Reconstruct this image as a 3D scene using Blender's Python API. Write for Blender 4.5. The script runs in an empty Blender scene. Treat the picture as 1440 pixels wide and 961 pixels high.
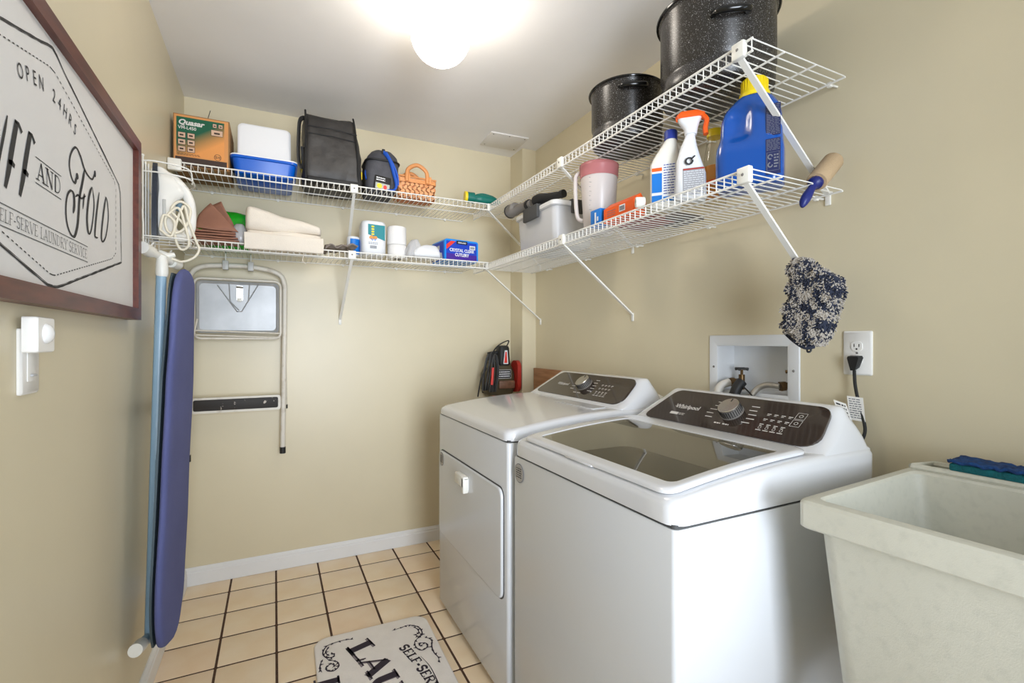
import bpy, bmesh, math, random
from mathutils import Vector, Matrix, noise
random.seed(7)
PI = math.pi
S = bpy.context.scene
C = S.collection

# ---------------------------------------------------------------- camera, world, lights, exposure
YAW = math.radians(26.2)
cd = bpy.data.cameras.new('camera'); cam = bpy.data.objects.new('camera', cd); C.objects.link(cam)
cd.sensor_width = 36.0; cd.lens = 679.0 / 1440.0 * 36.0; cd.clip_start = 0.02
cam.location = (0.403, 0.0, 1.22); cam.rotation_euler = (PI / 2, 0, -YAW)
S.camera = cam
S.view_settings.view_transform = 'Standard'; S.view_settings.look = 'None'
S.view_settings.gamma = 1.0; S.view_settings.use_curve_mapping = False
S.view_settings.exposure = 0.74
W = bpy.data.worlds.new('world'); S.world = W; W.use_nodes = True
W.node_tree.nodes['Background'].inputs[0].default_value = (0.72, 0.84, 1.0, 1)
W.node_tree.nodes['Background'].inputs[1].default_value = 1.0
def area(name, loc, rot, sx, sy, power, col):
    l = bpy.data.lights.new(name, 'AREA'); l.shape = 'RECTANGLE'; l.size = sx; l.size_y = sy
    l.energy = power; l.color = col
    o = bpy.data.objects.new(name, l); C.objects.link(o); o.location = loc; o.rotation_euler = rot
    return o
# daylight that enters through the open doorway behind the camera
dl_ = area('doorway_daylight', (0.72, -1.12, 1.25), (PI / 2 + math.radians(4), 0, math.radians(-7)), 0.7, 1.5, 10.5, (0.84, 0.91, 1.0))
dl_.data.spread = math.radians(75)
# cool fill light added on the right, behind the camera, for the left wall
area('cool_side_fill', (1.88, -0.42, 1.35), (PI / 2 + math.radians(8), 0, PI / 2 - math.radians(20)), 0.8, 1.1, 7.5, (0.70, 0.84, 1.0))
LAMP_POWER = 11.0

# ---------------------------------------------------------------- helpers: materials
def lin(c):
    return tuple(((v / 255) / 12.92 if v / 255 <= 0.04045 else ((v / 255 + 0.055) / 1.055) ** 2.4) for v in c)
def mat(name, rgb, rough=0.5, metal=0.0, var=0.0, scale=8.0, bump=0.0, bscale=60.0, rgb2=None, stretch=None, emit=0, sub=0, coat=0, alpha=None, thr=None):
    m = bpy.data.materials.new(name); m.use_nodes = True
    nt = m.node_tree; b = nt.nodes['Principled BSDF']; L = nt.links
    c = lin(rgb)
    b.inputs['Base Color'].default_value = (*c, 1); b.inputs['Roughness'].default_value = rough
    b.inputs['Metallic'].default_value = metal
    if coat: b.inputs['Coat Weight'].default_value = coat; b.inputs['Coat Roughness'].default_value = 0.06
    if sub:
        b.inputs['Subsurface Weight'].default_value = sub; b.inputs['Subsurface Radius'].default_value = (0.02, 0.015, 0.01)
    tc = nt.nodes.new('ShaderNodeTexCoord'); mp = nt.nodes.new('ShaderNodeMapping')
    L.new(tc.outputs['Object'], mp.inputs[0])
    if stretch: mp.inputs['Scale'].default_value = stretch
    if var or rgb2:
        n = nt.nodes.new('ShaderNodeTexNoise'); n.inputs['Scale'].default_value = scale; n.inputs['Detail'].default_value = 5
        L.new(mp.outputs[0], n.inputs['Vector'])
        r = nt.nodes.new('ShaderNodeValToRGB'); L.new(n.outputs['Fac'], r.inputs[0])
        lo, hi = thr or (0.32, 0.68)
        r.color_ramp.elements[0].position = lo; r.color_ramp.elements[1].position = hi
        if rgb2:
            a, d = c, lin(rgb2)
        else:
            a = tuple(v * (1 - var) for v in c); d = tuple(min(1, v * (1 + var)) for v in c)
        r.color_ramp.elements[0].color = (*a, 1); r.color_ramp.elements[1].color = (*d, 1)
        L.new(r.outputs[0], b.inputs['Base Color'])
    if bump:
        n2 = nt.nodes.new('ShaderNodeTexNoise'); n2.inputs['Scale'].default_value = bscale; n2.inputs['Detail'].default_value = 4
        L.new(mp.outputs[0], n2.inputs['Vector'])
        bp = nt.nodes.new('ShaderNodeBump'); bp.inputs['Strength'].default_value = bump; bp.inputs['Distance'].default_value = 0.003
        L.new(n2.outputs['Fac'], bp.inputs['Height']); L.new(bp.outputs[0], b.inputs['Normal'])
    if emit:
        b.inputs['Emission Color'].default_value = (*c, 1); b.inputs['Emission Strength'].default_value = emit
    if alpha is not None:
        tr = nt.nodes.new('ShaderNodeBsdfTransparent'); mx = nt.nodes.new('ShaderNodeMixShader')
        tr.inputs[0].default_value = (*[0.5 + 0.5 * v for v in c], 1) if alpha < 0.9 else (1, 1, 1, 1)
        mx.inputs[0].default_value = alpha; L.new(tr.outputs[0], mx.inputs[1]); L.new(b.outputs[0], mx.inputs[2])
        L.new(mx.outputs[0], nt.nodes['Material Output'].inputs[0])
    return m
def glass_mat(name, tint, gloss_rough=0.02, ior=1.5):
    m = bpy.data.materials.new(name); m.use_nodes = True; nt = m.node_tree; nt.nodes.clear(); L = nt.links
    out = nt.nodes.new('ShaderNodeOutputMaterial'); mx = nt.nodes.new('ShaderNodeMixShader')
    tr = nt.nodes.new('ShaderNodeBsdfTransparent'); gl = nt.nodes.new('ShaderNodeBsdfGlossy'); lw = nt.nodes.new('ShaderNodeLayerWeight'); pw = nt.nodes.new('ShaderNodeMath'); fr = nt.nodes.new('ShaderNodeMath')
    tr.inputs[0].default_value = (*tint, 1); gl.inputs['Roughness'].default_value = gloss_rough
    pw.operation = 'POWER'; pw.inputs[1].default_value = 3.5; fr.operation = 'MULTIPLY_ADD'; fr.inputs[1].default_value = 0.9; fr.inputs[2].default_value = ((ior - 1) / (ior + 1)) ** 2
    L.new(lw.outputs['Facing'], pw.inputs[0]); L.new(pw.outputs[0], fr.inputs[0])
    L.new(fr.outputs[0], mx.inputs[0]); L.new(tr.outputs[0], mx.inputs[1]); L.new(gl.outputs[0], mx.inputs[2]); L.new(mx.outputs[0], out.inputs[0])
    return m

M = {}
M['wall'] = mat('wall_paint', (220, 209, 180), 0.36, var=0.02, scale=3, bump=0.05, bscale=220)
M['ceiling'] = mat('ceiling_paint', (246, 244, 243), 0.85, var=0.015, scale=4, bump=0.08, bscale=160)
M['trim'] = mat('trim_paint', (236, 236, 236), 0.35, var=0.01)
M['grout'] = mat('grout', (80, 54, 40), 0.9, var=0.25, scale=40)
M['tile'] = mat('tile_glaze', (246, 220, 184), 0.28, rgb2=(251, 231, 202), scale=7, bump=0.03, bscale=30)
M['tile2'] = mat('tile_glaze_pink', (243, 214, 180), 0.28, rgb2=(250, 227, 198), scale=7, bump=0.03, bscale=30)
M['wire'] = mat('vinyl_wire', (238, 236, 230), 0.35)
M['plastic'] = mat('white_plastic', (236, 234, 226), 0.35)
M['enamel'] = mat('white_enamel', (214, 216, 219), 0.24, var=0.008, scale=3, coat=0.15)
M['enamel_top'] = mat('white_enamel_top', (222, 223, 226), 0.14, var=0.005, scale=3, coat=0.4)
M['gap'] = mat('dark_gap', (70, 70, 70), 0.7)
M['panel'] = mat('brown_black_glass', (60, 50, 44), 0.07, coat=0.5)
M['print'] = mat('light_print', (215, 212, 208), 0.5)
M['chrome'] = mat('brushed_steel', (200, 198, 194), 0.25, metal=1.0, stretch=(1, 1, 1), bump=0.02)
M['steel_dark'] = mat('basket_steel', (150, 148, 140), 0.35, metal=0.9)
M['lidglass'] = glass_mat('tinted_glass', (0.62, 0.58, 0.47), 0.015, 1.6)
M['speckle'] = mat('speckled_black_enamel', (46, 43, 41), 0.27, rgb2=(190, 190, 190), scale=430, thr=(0.62, 0.69), coat=0.0)
M['blackgloss'] = mat('black_enamel', (18, 18, 18), 0.15)
M['black'] = mat('black_rubber', (26, 26, 27), 0.55)
M['blackcloth'] = mat('black_nylon', (52, 49, 47), 0.5, var=0.25, scale=14, bump=1.0, bscale=26)
M['grey'] = mat('grey_plastic', (120, 116, 112), 0.5, var=0.1)
M['card'] = mat('cardboard', (214, 148, 88), 0.7, var=0.06, scale=10)
M['card_dark'] = mat('brown_cardboard_print', (66, 48, 40), 0.7)
M['cardside'] = mat('cardboard_side', (150, 112, 70), 0.8, var=0.08)
M['paper'] = mat('brown_paper', (150, 104, 84), 0.75, var=0.12, scale=12, bump=0.4, bscale=30)
M['blue'] = mat('blue_plastic', (0, 92, 200), 0.3)
M['whitelid'] = mat('cooler_white', (244, 244, 246), 0.35)
M['greenbag'] = mat('green_film', (30, 172, 34), 0.25, bump=0.9, bscale=30, var=0.3, scale=9)
M['clearbag'] = mat('clear_film', (214, 214, 216), 0.2, bump=1.0, bscale=28, alpha=0.72)
M['towel'] = mat('towel_cotton', (232, 222, 208), 0.95, var=0.03, bump=0.5, bscale=260)
M['greycloth'] = mat('grey_cloth', (136, 126, 118), 0.95, var=0.1, bump=0.5, bscale=200)
M['wicker'] = mat('wicker', (222, 150, 96), 0.6, rgb2=(236, 176, 124), scale=22)
M['wickerframe'] = mat('basket_wood', (226, 152, 92), 0.5, var=0.08)
M['teal'] = mat('teal_rubber', (4, 110, 98), 0.4)
M['yellow'] = mat('yellow_plastic', (242, 214, 24), 0.4)
M['orange'] = mat('orange_plastic', (250, 100, 30), 0.4)
M['orangebox'] = mat('orange_card', (240, 96, 28), 0.5)
M['bluecap'] = mat('dark_blue_plastic', (36, 58, 150), 0.4)
M['detergent'] = mat('detergent_blue', (0, 74, 160), 0.2, coat=0.4)
M['navy'] = mat('navy_plastic', (20, 34, 110), 0.4)
M['labelblue'] = mat('label_blue', (20, 120, 210), 0.4)
M['labelwhite'] = mat('label_white', (232, 234, 238), 0.45)
M['tealprint'] = mat('teal_print', (0, 132, 142), 0.45)
M['greyprint'] = mat('grey_print', (120, 122, 130), 0.5)
M['ink'] = mat('black_ink', (40, 40, 42), 0.6)
M['inkblue'] = mat('aubergine_ink', (52, 42, 56), 0.8)
M['purple'] = mat('purple_print', (72, 40, 150), 0.4)
M['royal'] = mat('royal_print', (28, 66, 190), 0.4)
M['red'] = mat('red_plastic', (170, 44, 34), 0.4)
M['redprint'] = mat('red_print', (232, 60, 50), 0.45)
M['clearbin'] = mat('clear_bin', (232, 232, 234), 0.25, alpha=0.62)
M['jug'] = mat('frosted_jug', (232, 224, 221), 0.3, alpha=0.74, sub=0.0)
M['juglid'] = mat('pink_translucent', (214, 134, 138), 0.25, alpha=0.55)
M['jarglass'] = glass_mat('jar_clear', (0.90, 0.88, 0.82), 0.03, 1.45)
M['amber'] = mat('orange_label', (226, 150, 60), 0.5)
M['kraft'] = mat('lint_tape', (186, 160, 126), 0.85, bump=0.5, bscale=300, var=0.05)
M['mitt_grey'] = mat('chenille_grey', (178, 170, 160), 0.95)
M['mitt_navy'] = mat('chenille_navy', (44, 49, 66), 0.95)
M['sink'] = mat('sink_plastic', (200, 198, 184), 0.5, rgb2=(186, 185, 172), scale=60, bump=0.12, bscale=500, thr=(0.5, 0.9))
M['sink_in'] = M['sink']
M['sponge_b'] = mat('sponge_blue', (20, 70, 130), 0.95, rgb2=(14, 40, 84), scale=60, bump=1.0, bscale=180)
M['sponge_t'] = mat('sponge_teal', (0, 92, 100), 0.9, bump=1.0, bscale=200, var=0.2, scale=50)
M['brass'] = mat('aged_brass', (120, 96, 66), 0.4, metal=0.9, var=0.2, scale=30)
M['silver'] = mat('braided_steel', (176, 170, 160), 0.35, metal=0.8, bump=0.6, bscale=300)
M['boxwhite'] = mat('valve_box_plastic', (226, 228, 230), 0.5)
M['outlet'] = mat('outlet_plastic', (244, 242, 238), 0.35)
M['wood'] = mat('walnut_board', (150, 104, 70), 0.6, rgb2=(180, 134, 96), scale=6, stretch=(1, 1, 9))
M['mahog'] = mat('mahogany_frame', (108, 54, 40), 0.35, rgb2=(82, 38, 30), scale=9, stretch=(6, 1, 6))
M['canvas'] = mat('sign_board', (228, 226, 224), 0.6, var=0.01)
M['boardcloth'] = mat('ironing_cloth', (90, 96, 146), 0.9, var=0.07, scale=5, bump=0.35, bscale=260)
M['legblue'] = mat('pale_blue_enamel', (148, 178, 200), 0.3)
M['iron'] = mat('iron_white', (238, 236, 230), 0.28)
M['cream'] = mat('cream_cord', (232, 224, 204), 0.5)
M['sole'] = mat('iron_sole', (44, 50, 62), 0.25)
M['stoolpaint'] = mat('old_white_paint', (226, 220, 208), 0.4, rgb2=(190, 178, 160), scale=18, thr=(0.55, 0.8))
M['galv'] = mat('galvanised_seat', (176, 178, 180), 0.4, metal=0.3, var=0.12, scale=9)
M['tread'] = mat('spattered_tread', (44, 40, 38), 0.6, rgb2=(200, 190, 180), scale=38, thr=(0.66, 0.7))
M['rug'] = mat('rug_pile', (252, 246, 241), 0.95, var=0.03, scale=20, bump=0.6, bscale=400)
M['glow'] = mat('lamp_glass', (255, 246, 232), 0.3, emit=LAMP_POWER)
M['canopy'] = mat('canopy_metal', (244, 226, 214), 0.3)
M['olive'] = mat('olive_plastic', (78, 70, 50), 0.4)
M['ventpaint'] = mat('access_panel_paint', (230, 226, 222), 0.6)

# ---------------------------------------------------------------- helpers: geometry
def F(o, r, u):
    r = Vector(r).normalized(); u = Vector(u).normalized(); n = r.cross(u); o = Vector(o)
    return Matrix(((r.x, u.x, n.x, o.x), (r.y, u.y, n.y, o.y), (r.z, u.z, n.z, o.z), (0, 0, 0, 1)))
def FL(y, z, x): return F((x, y, z), (0, 1, 0), (0, 0, 1))        # a frame on the left wall
def FB(x, z, y): return F((x, y, z), (1, 0, 0), (0, 0, 1))        # facing the room from the back wall
def FR(y, z, x): return F((x, y, z), (0, -1, 0), (0, 0, 1))       # facing the room from the right wall
def cr(pts, n=6, closed=False):
    P = [Vector(p) for p in pts]; N = len(P); out = []
    rng = range(N if closed else N - 1)
    for i in rng:
        g = (lambda j: P[j % N]) if closed else (lambda j: P[max(0, min(N - 1, j))])
        a, b, c, d = g(i - 1), g(i), g(i + 1), g(i + 2)
        for k in range(n):
            t = k / n
            out.append(0.5 * ((2 * b) + (c - a) * t + (2 * a - 5 * b + 4 * c - d) * t * t + (3 * b - a - 3 * c + d) * t ** 3))
    if not closed: out.append(P[-1])
    return out
def rl(x0, x1, y0, y1, r, k=4, s=1):
    """rounded rectangle loop, counter-clockwise, with matching counts"""
    r = max(1e-5, min(r, (x1 - x0) / 2 - 1e-5, (y1 - y0) / 2 - 1e-5)); out = []
    cs = [(x1 - r, y0 + r, -PI / 2), (x1 - r, y1 - r, 0), (x0 + r, y1 - r, PI / 2), (x0 + r, y0 + r, PI)]
    for i, (cx, cy, a) in enumerate(cs):
        arc = [(cx + r * math.cos(a + PI / 2 * j / k), cy + r * math.sin(a + PI / 2 * j / k)) for j in range(k + 1)]
        out += arc
        nx = cs[(i + 1) % 4]; e = (nx[0] + r * math.cos(nx[2]), nx[1] + r * math.sin(nx[2])); p = arc[-1]
        for j in range(1, s): out.append((p[0] + (e[0] - p[0]) * j / s, p[1] + (e[1] - p[1]) * j / s))
    return out
class MB:
    def __init__(s): s.b = bmesh.new(); s.mi = 0
    def fc(s, vs):
        try:
            f = s.b.faces.new(vs); f.material_index = s.mi; return f
        except ValueError: return None
    def box(s, x0, x1, y0, y1, z0, z1, bev=0.0, T=None, seg=2):
        m = Matrix.Translation(((x0 + x1) / 2, (y0 + y1) / 2, (z0 + z1) / 2)) @ Matrix.Diagonal((x1 - x0, y1 - y0, z1 - z0, 1))
        if bev:
            t = bmesh.new(); bmesh.ops.create_cube(t, size=1, matrix=m)
            bmesh.ops.bevel(t, geom=t.edges[:], offset=bev, segments=seg, profile=0.5, affect='EDGES')
            vs = {v: s.b.verts.new((T @ v.co) if T else v.co) for v in t.verts}
            for f in t.faces: s.fc([vs[v] for v in f.verts])
            t.free()
        else:
            r = bmesh.ops.create_cube(s.b, size=1, matrix=(T @ m) if T else m)
            for v in r['verts']:
                for f in v.link_faces: f.material_index = s.mi
        return s
    def loft(s, loops, cap0=True, cap1=True, closed=True, T=None):
        R = [[s.b.verts.new((T @ Vector(p)) if T else p) for p in l] for l in loops]
        n = len(R[0])
        for a, b in zip(R, R[1:]):
            for i in range(n if closed else n - 1):
                j = (i + 1) % n; s.fc([a[i], a[j], b[j], b[i]])
        if cap0: s.fc(R[0][::-1])
        if cap1: s.fc(R[-1])
        return s
    def tube(s, pts, r, seg=8, closed=False, sy=1.0):
        P = [Vector(p) for p in pts]; n = len(P); loops = []
        rr = r if isinstance(r, (list, tuple)) else [r] * n
        up = None
        for i in range(n):
            if closed: t = P[(i + 1) % n] - P[i - 1]
            else: t = P[min(n - 1, i + 1)] - P[max(0, i - 1)]
            if t.length < 1e-9: t = Vector((0, 0, 1))
            t.normalize()
            if up is None:
                up = Vector((0, 0, 1)) if abs(t.z) < 0.9 else Vector((1, 0, 0))
            up = (up - t * up.dot(t))
            if up.length < 1e-6: up = t.orthogonal()
            up.normalize(); sd = t.cross(up)
            loops.append([P[i] + (sd * math.cos(2 * PI * k / seg) * sy + up * math.sin(2 * PI * k / seg)) * rr[i] for k in range(seg)])
        if closed: loops.append(loops[0])
        return s.loft(loops, not closed, not closed)
    def lathe(s, prof, T=None, seg=28, sx=1.0, sy=1.0):
        loops = [[(r * math.cos(2 * PI * k / seg) * sx, r * math.sin(2 * PI * k / seg) * sy, z) for k in range(seg)] for r, z in [(max(r, 1e-5), z) for r, z in prof]]
        return s.loft(loops, True, True, T=T)
    def prism(s, poly, z0, z1, T=None):
        return s.loft([[(x, y, z0) for x, y in poly], [(x, y, z1) for x, y in poly]], T=T)
    def flat(s, poly, z, T): return s.prism(poly, z, z + 0.0006, T)
    def rect(s, x0, x1, y0, y1, T, z=0.0, t=0.0006):
        return s.prism([(x0, y0), (x1, y0), (x1, y1), (x0, y1)], z, z + t, T)
    def ribbon(s, pts, w, T, z=0.0, closed=False):
        P = [Vector((p[0], p[1])) for p in pts]; n = len(P)
        ww = w if isinstance(w, (list, tuple)) else [w] * n
        A = []; B = []
        for i in range(n):
            t = P[min(n - 1, i + 1)] - P[max(0, i - 1)]
            if t.length < 1e-9: t = Vector((1, 0))
            t.normalize(); q = Vector((-t.y, t.x)) * ww[min(i, len(ww) - 1)] / 2
            A.append(s.b.verts.new(T @ Vector((P[i].x + q.x, P[i].y + q.y, z)))); B.append(s.b.verts.new(T @ Vector((P[i].x - q.x, P[i].y - q.y, z))))
        for i in range(n - 1): s.fc([B[i], B[i + 1], A[i + 1], A[i]])
        return s
    def ball(s, c, rx, ry, rz, u=16, v=10, T=None):
        loops = []
        for i in range(v + 1):
            a = -PI / 2 + PI * i / v
            loops.append([(c[0] + max(1e-5, math.cos(a)) * rx * math.cos(2 * PI * k / u), c[1] + max(1e-5, math.cos(a)) * ry * math.sin(2 * PI * k / u), c[2] + rz * math.sin(a)) for k in range(u)])
        return s.loft(loops, T=T)
    def text(s, body, size, T, z=0.0004, align='LEFT', bold=0.0, shear=0.0, sx=1.0):
        c = bpy.data.curves.new('t', 'FONT'); c.body = body; c.size = size; c.align_x = align; c.offset = bold; c.shear = shear
        c.resolution_u = 3
        o = bpy.data.objects.new('t', c); C.objects.link(o)
        bpy.context.view_layer.update()
        me = bpy.data.meshes.new_from_object(o.evaluated_get(bpy.context.evaluated_depsgraph_get()))
        bpy.data.objects.remove(o)
        vs = [s.b.verts.new(T @ Vector((v.co.x * sx, v.co.y, z))) for v in me.vertices]
        for p in me.polygons: s.fc([vs[i] for i in p.vertices])
        bpy.data.meshes.remove(me)
        return s
    def lump(s, amp, sc, seed=0, zmin=None):
        for v in s.b.verts:
            v.co += noise.noise_vector(v.co * sc + Vector((seed, seed * 2, 0))) * amp
            if zmin is not None: v.co.z = max(v.co.z, zmin)
        return s
    def build(s, name, m, parent=None, smooth=40, sub=0, thick=0):
        me = bpy.data.meshes.new(name)
        bmesh.ops.recalc_face_normals(s.b, faces=s.b.faces[:])
        if parent is not None:
            bmesh.ops.transform(s.b, matrix=WM(parent).inverted(), verts=s.b.verts[:])
        s.b.to_mesh(me); s.b.free()
        for k in (m if isinstance(m, (list, tuple)) else [m]): me.materials.append(k if not isinstance(k, str) else M[k])
        if smooth:
            me.shade_smooth(); me.set_sharp_from_angle(angle=math.radians(smooth))
        o = bpy.data.objects.new(name, me); C.objects.link(o)
        if parent is not None: o.parent = parent
        if thick:
            q = o.modifiers.new('thickness', 'SOLIDIFY'); q.thickness = thick; q.offset = 0
        if sub:
            q = o.modifiers.new('smooth', 'SUBSURF'); q.levels = sub; q.render_levels = sub
        return o
def WM(o):
    m = o.matrix_basis.copy()
    while o.parent: o = o.parent; m = o.matrix_basis @ m
    return m
def thing(name, label, cat, loc=(0, 0, 0), group=None):
    o = bpy.data.objects.new(name, None); C.objects.link(o); o.empty_display_size = 0.05
    o.location = loc; o['label'] = label; o['category'] = cat
    if group: o['group'] = group
    return o
def tag(o, label, cat, group=None):
    o['label'] = label; o['category'] = cat
    if group: o['group'] = group
    return o
def struct(o): o['kind'] = 'structure'; return o
def lab(o, l): o['label'] = l; return o
def stuff(o): o['kind'] = 'stuff'; return o
def centre(o):
    """move a single mesh thing's origin to the middle of its base"""
    co = [v.co.copy() for v in o.data.vertices]
    p = Vector(((min(c.x for c in co) + max(c.x for c in co)) / 2, (min(c.y for c in co) + max(c.y for c in co)) / 2, min(c.z for c in co)))
    o.data.transform(Matrix.Translation(-p)); o.location = p
    return o

# small serif stroke alphabet: strokes (points, thick?) and serif positions, cap height 1
def arcp(cx, cy, rx, ry, a0, a1, n=10):
    return [(cx + rx * math.cos(math.radians(a0 + (a1 - a0) * i / n)), cy + ry * math.sin(math.radians(a0 + (a1 - a0) * i / n))) for i in range(n + 1)]
ALPHA = {
 'L': (0.66, [([(.2, 0), (.2, 1)], 1), ([(.05, .03), (.62, .03)], 0), ([(.6, .0), (.64, .3)], 0)], [(.2, 1), (.2, 0)]),
 'A': (0.86, [([(.12, 0), (.44, 1)], 0), ([(.44, 1), (.72, 0)], 1), ([(.2, .33), (.6, .33)], 0)], [(.12, 0), (.72, 0)]),
 'U': (0.84, [([(.18, 1), (.18, .3)] + arcp(.42, .3, .24, .28, 180, 360) + [(.66, .3), (.66, 1)], 2)], [(.18, 1), (.66, 1)]),
 'N': (0.88, [([(.16, 0), (.16, 1)], 0), ([(.16, 1), (.7, 0)], 1), ([(.7, 0), (.7, 1)], 0)], [(.16, 0), (.16, 1), (.7, 1)]),
 'D': (0.84, [([(.18, 0), (.18, 1)], 1), ([(.1, .97), (.35, .97)] + arcp(.35, .5, .36, .47, 90, -90) + [(.1, .03)], 0)], []),
 'R': (0.84, [([(.18, 0), (.18, 1)], 1), ([(.1, .97), (.4, .97)] + arcp(.4, .74, .24, .23, 90, -90) + [(.18, .51)], 0), ([(.4, .5), (.7, 0)], 1)], [(.18, 0), (.72, 0)]),
 'Y': (0.8, [([(.1, 1), (.4, .48)], 1), ([(.7, 1), (.4, .48)], 0), ([(.4, .48), (.4, 0)], 1)], [(.1, 1), (.7, 1), (.4, 0)]),
 'S': (0.62, [(arcp(.31, .74, .22, .23, 20, 270) + arcp(.31, .26, .23, .25, 90, -160), 1)], []),
 'E': (0.68, [([(.18, 0), (.18, 1)], 1), ([(.05, .97), (.58, .97)], 0), ([(.18, .5), (.48, .5)], 0), ([(.05, .03), (.6, .03)], 0), ([(.58, .97), (.58, .78)], 0), ([(.6, .03), (.6, .24)], 0)], []),
 'F': (0.66, [([(.18, 0), (.18, 1)], 1), ([(.05, .97), (.58, .97)], 0), ([(.18, .5), (.48, .5)], 0), ([(.58, .97), (.58, .76)], 0)], [(.18, 0)]),
 'V': (0.8, [([(.1, 1), (.4, 0)], 1), ([(.4, 0), (.7, 1)], 0)], [(.1, 1), (.7, 1)]),
 'I': (0.4, [([(.2, 0), (.2, 1)], 1)], [(.2, 1), (.2, 0)]),
 'C': (0.74, [(arcp(.42, .5, .3, .48, 50, 310, 14), 1)], []),
 '-': (0.45, [([(.08, .42), (.36, .42)], 1)], []), ' ': (0.4, [], []),
}
def serif(mb, body, h, T, wk=0.17, wt=0.055, sw=0.3, align=0, sx=1.0, x0=0.0, y0=0.0):
    tot = sum(ALPHA[c][0] for c in body) * h * sx
    x = x0 - (tot / 2 if align else 0)
    for c in body:
        w, st, sf = ALPHA[c]
        for pts, k in st:
            q = [(x + px * h * sx, y0 + py * h) for px, py in pts]
            if k == 2: wd = [wk * h if i < len(q) * 0.45 else (wt * 1.3) * h for i in range(len(q))]
            else: wd = (wk if k else wt) * h
            mb.ribbon(q, wd, T)
        for px, py in sf:
            yy = y0 + (py * h if py == 0 else py * h - wt * h)
            mb.ribbon([(x + (px * sx - sw / 2 * sx) * h, yy + wt * h / 2), (x + (px * sx + sw / 2 * sx) * h, yy + wt * h / 2)], wt * h, T)
        x += w * h * sx
    return tot
def microtext(mb, x0, x1, y0, y1, rows, T, z=0.0, seed=1, fill=0.55):
    """rows of tiny dashes where the photograph's print is too small to read"""
    R = random.Random(seed); dy = (y1 - y0) / rows
    for i in range(rows):
        y = y1 - dy * (i + 0.5); x = x0
        while x < x1 - 0.002:
            w = min(R.uniform(0.004, 0.012), x1 - x)
            mb.ribbon([(x, y), (x + w, y)], dy * fill, T, z); x += w + 0.002

# ================================================================ the setting
WX, BY, H, FY = 1.903, 2.874, 2.44, -1.0
def wallbox(name, *a):
    return struct(MB().box(*a).build(name, 'wall', smooth=0))
wallbox('wall_left', -0.1, 0.0, FY - 0.1, BY + 0.1, -0.05, H)
wallbox('wall_back', 0.0, WX + 0.22, BY, BY + 0.1, -0.05, H)
wallbox('wall_corner_chase', 1.806, WX, 2.704, BY, 0, H)
# right wall with the recess for the washer valve box
m = MB(); X1 = WX + 0.22
m.box(WX, X1, FY - 0.1, 1.011, -0.05, H); m.box(WX, X1, 1.292, BY, -0.05, H)
m.box(WX, X1, 1.011, 1.292, -0.05, 0.985); m.box(WX, X1, 1.011, 1.292, 1.205, H); m.box(WX + 0.1, X1, 1.011, 1.292, 0.985, 1.205)
struct(m.build('wall_right', 'wall', smooth=0))
m = MB(); m.box(-0.1, 0.36, FY - 0.1, FY, -0.05, H); m.box(1.24, X1, FY - 0.1, FY, -0.05, H); m.box(0.36, 1.24, FY - 0.1, FY, 2.05, H)
struct(m.build('wall_front', 'wall', smooth=0))
struct(MB().box(-0.1, X1, FY - 0.1, BY + 0.1, H, H + 0.08).build('ceiling', 'ceiling', smooth=0))
m = MB(); m.box(0.30, 0.36, FY, FY + 0.015, 0, 2.11, 0.003); m.box(1.24, 1.30, FY, FY + 0.015, 0, 2.11, 0.003); m.box(0.36, 1.24, FY, FY + 0.015, 2.05, 2.11, 0.003)
struct(m.build('trim_1', 'trim'))
def baseboard(name, a, b, n, sc=('trim',)):
    """a, b: floor points of the wall line; n: direction into the room"""
    a = Vector(a); b = Vector(b); n = Vector(n)
    prof = [(0, 0), (.015, 0), (.015, .062), (.012, .066), (.012, .076), (.006, .083), (.004, .088), (0, .088)]
    m = MB(); m.loft([[p + n * d + Vector((0, 0, z + .001)) for d, z in prof] for p in (a, b)])
    return struct(m.build(name, 'trim', smooth=30))
baseboard('baseboard_back', (0, BY, 0), (1.806, BY, 0), (0, -1, 0))
baseboard('baseboard_left', (0, FY, 0), (0, BY, 0), (1, 0, 0))
baseboard('baseboard_right', (WX, FY, 0), (WX, 2.704, 0), (-1, 0, 0))
fl = struct(MB().box(-0.1, X1, FY - 0.1, BY + 0.1, -0.06, -0.0010).build('floor', 'grout', smooth=0))
ts = 0.1962
tm = []
for k in range(6):
    m = MB(); m.loft([rl3 for rl3 in [[(x, y, -0.004) for x, y in rl(-ts/2, ts/2, -ts/2, ts/2, .003, 1)], [(x, y, -0.0006) for x, y in rl(-ts/2, ts/2, -ts/2, ts/2, .003, 1)], [(x, y, 0.0) for x, y in rl(-ts/2+.0015, ts/2-.0015, -ts/2+.0015, ts/2-.0015, .003, 1)]]])
    o = m.build('tile', ['tile', 'tile2'][k % 2], fl, smooth=30); tm.append(o.data); bpy.data.objects.remove(o)
n = 0
for j in range(19):
    for i in range(10):
        cx = 0.103 + 0.2053 * i; cy = 2.822 - 0.2045 * j
        if cx > 1.9: continue
        o = bpy.data.objects.new('tile', tm[random.choice([0, 0, 0, 1])]); C.objects.link(o); o.parent = fl
        o.location = (cx, cy, random.uniform(-.0003, .0003)); o.rotation_euler = (0, 0, random.choice([0, PI/2, PI, -PI/2]))

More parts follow.
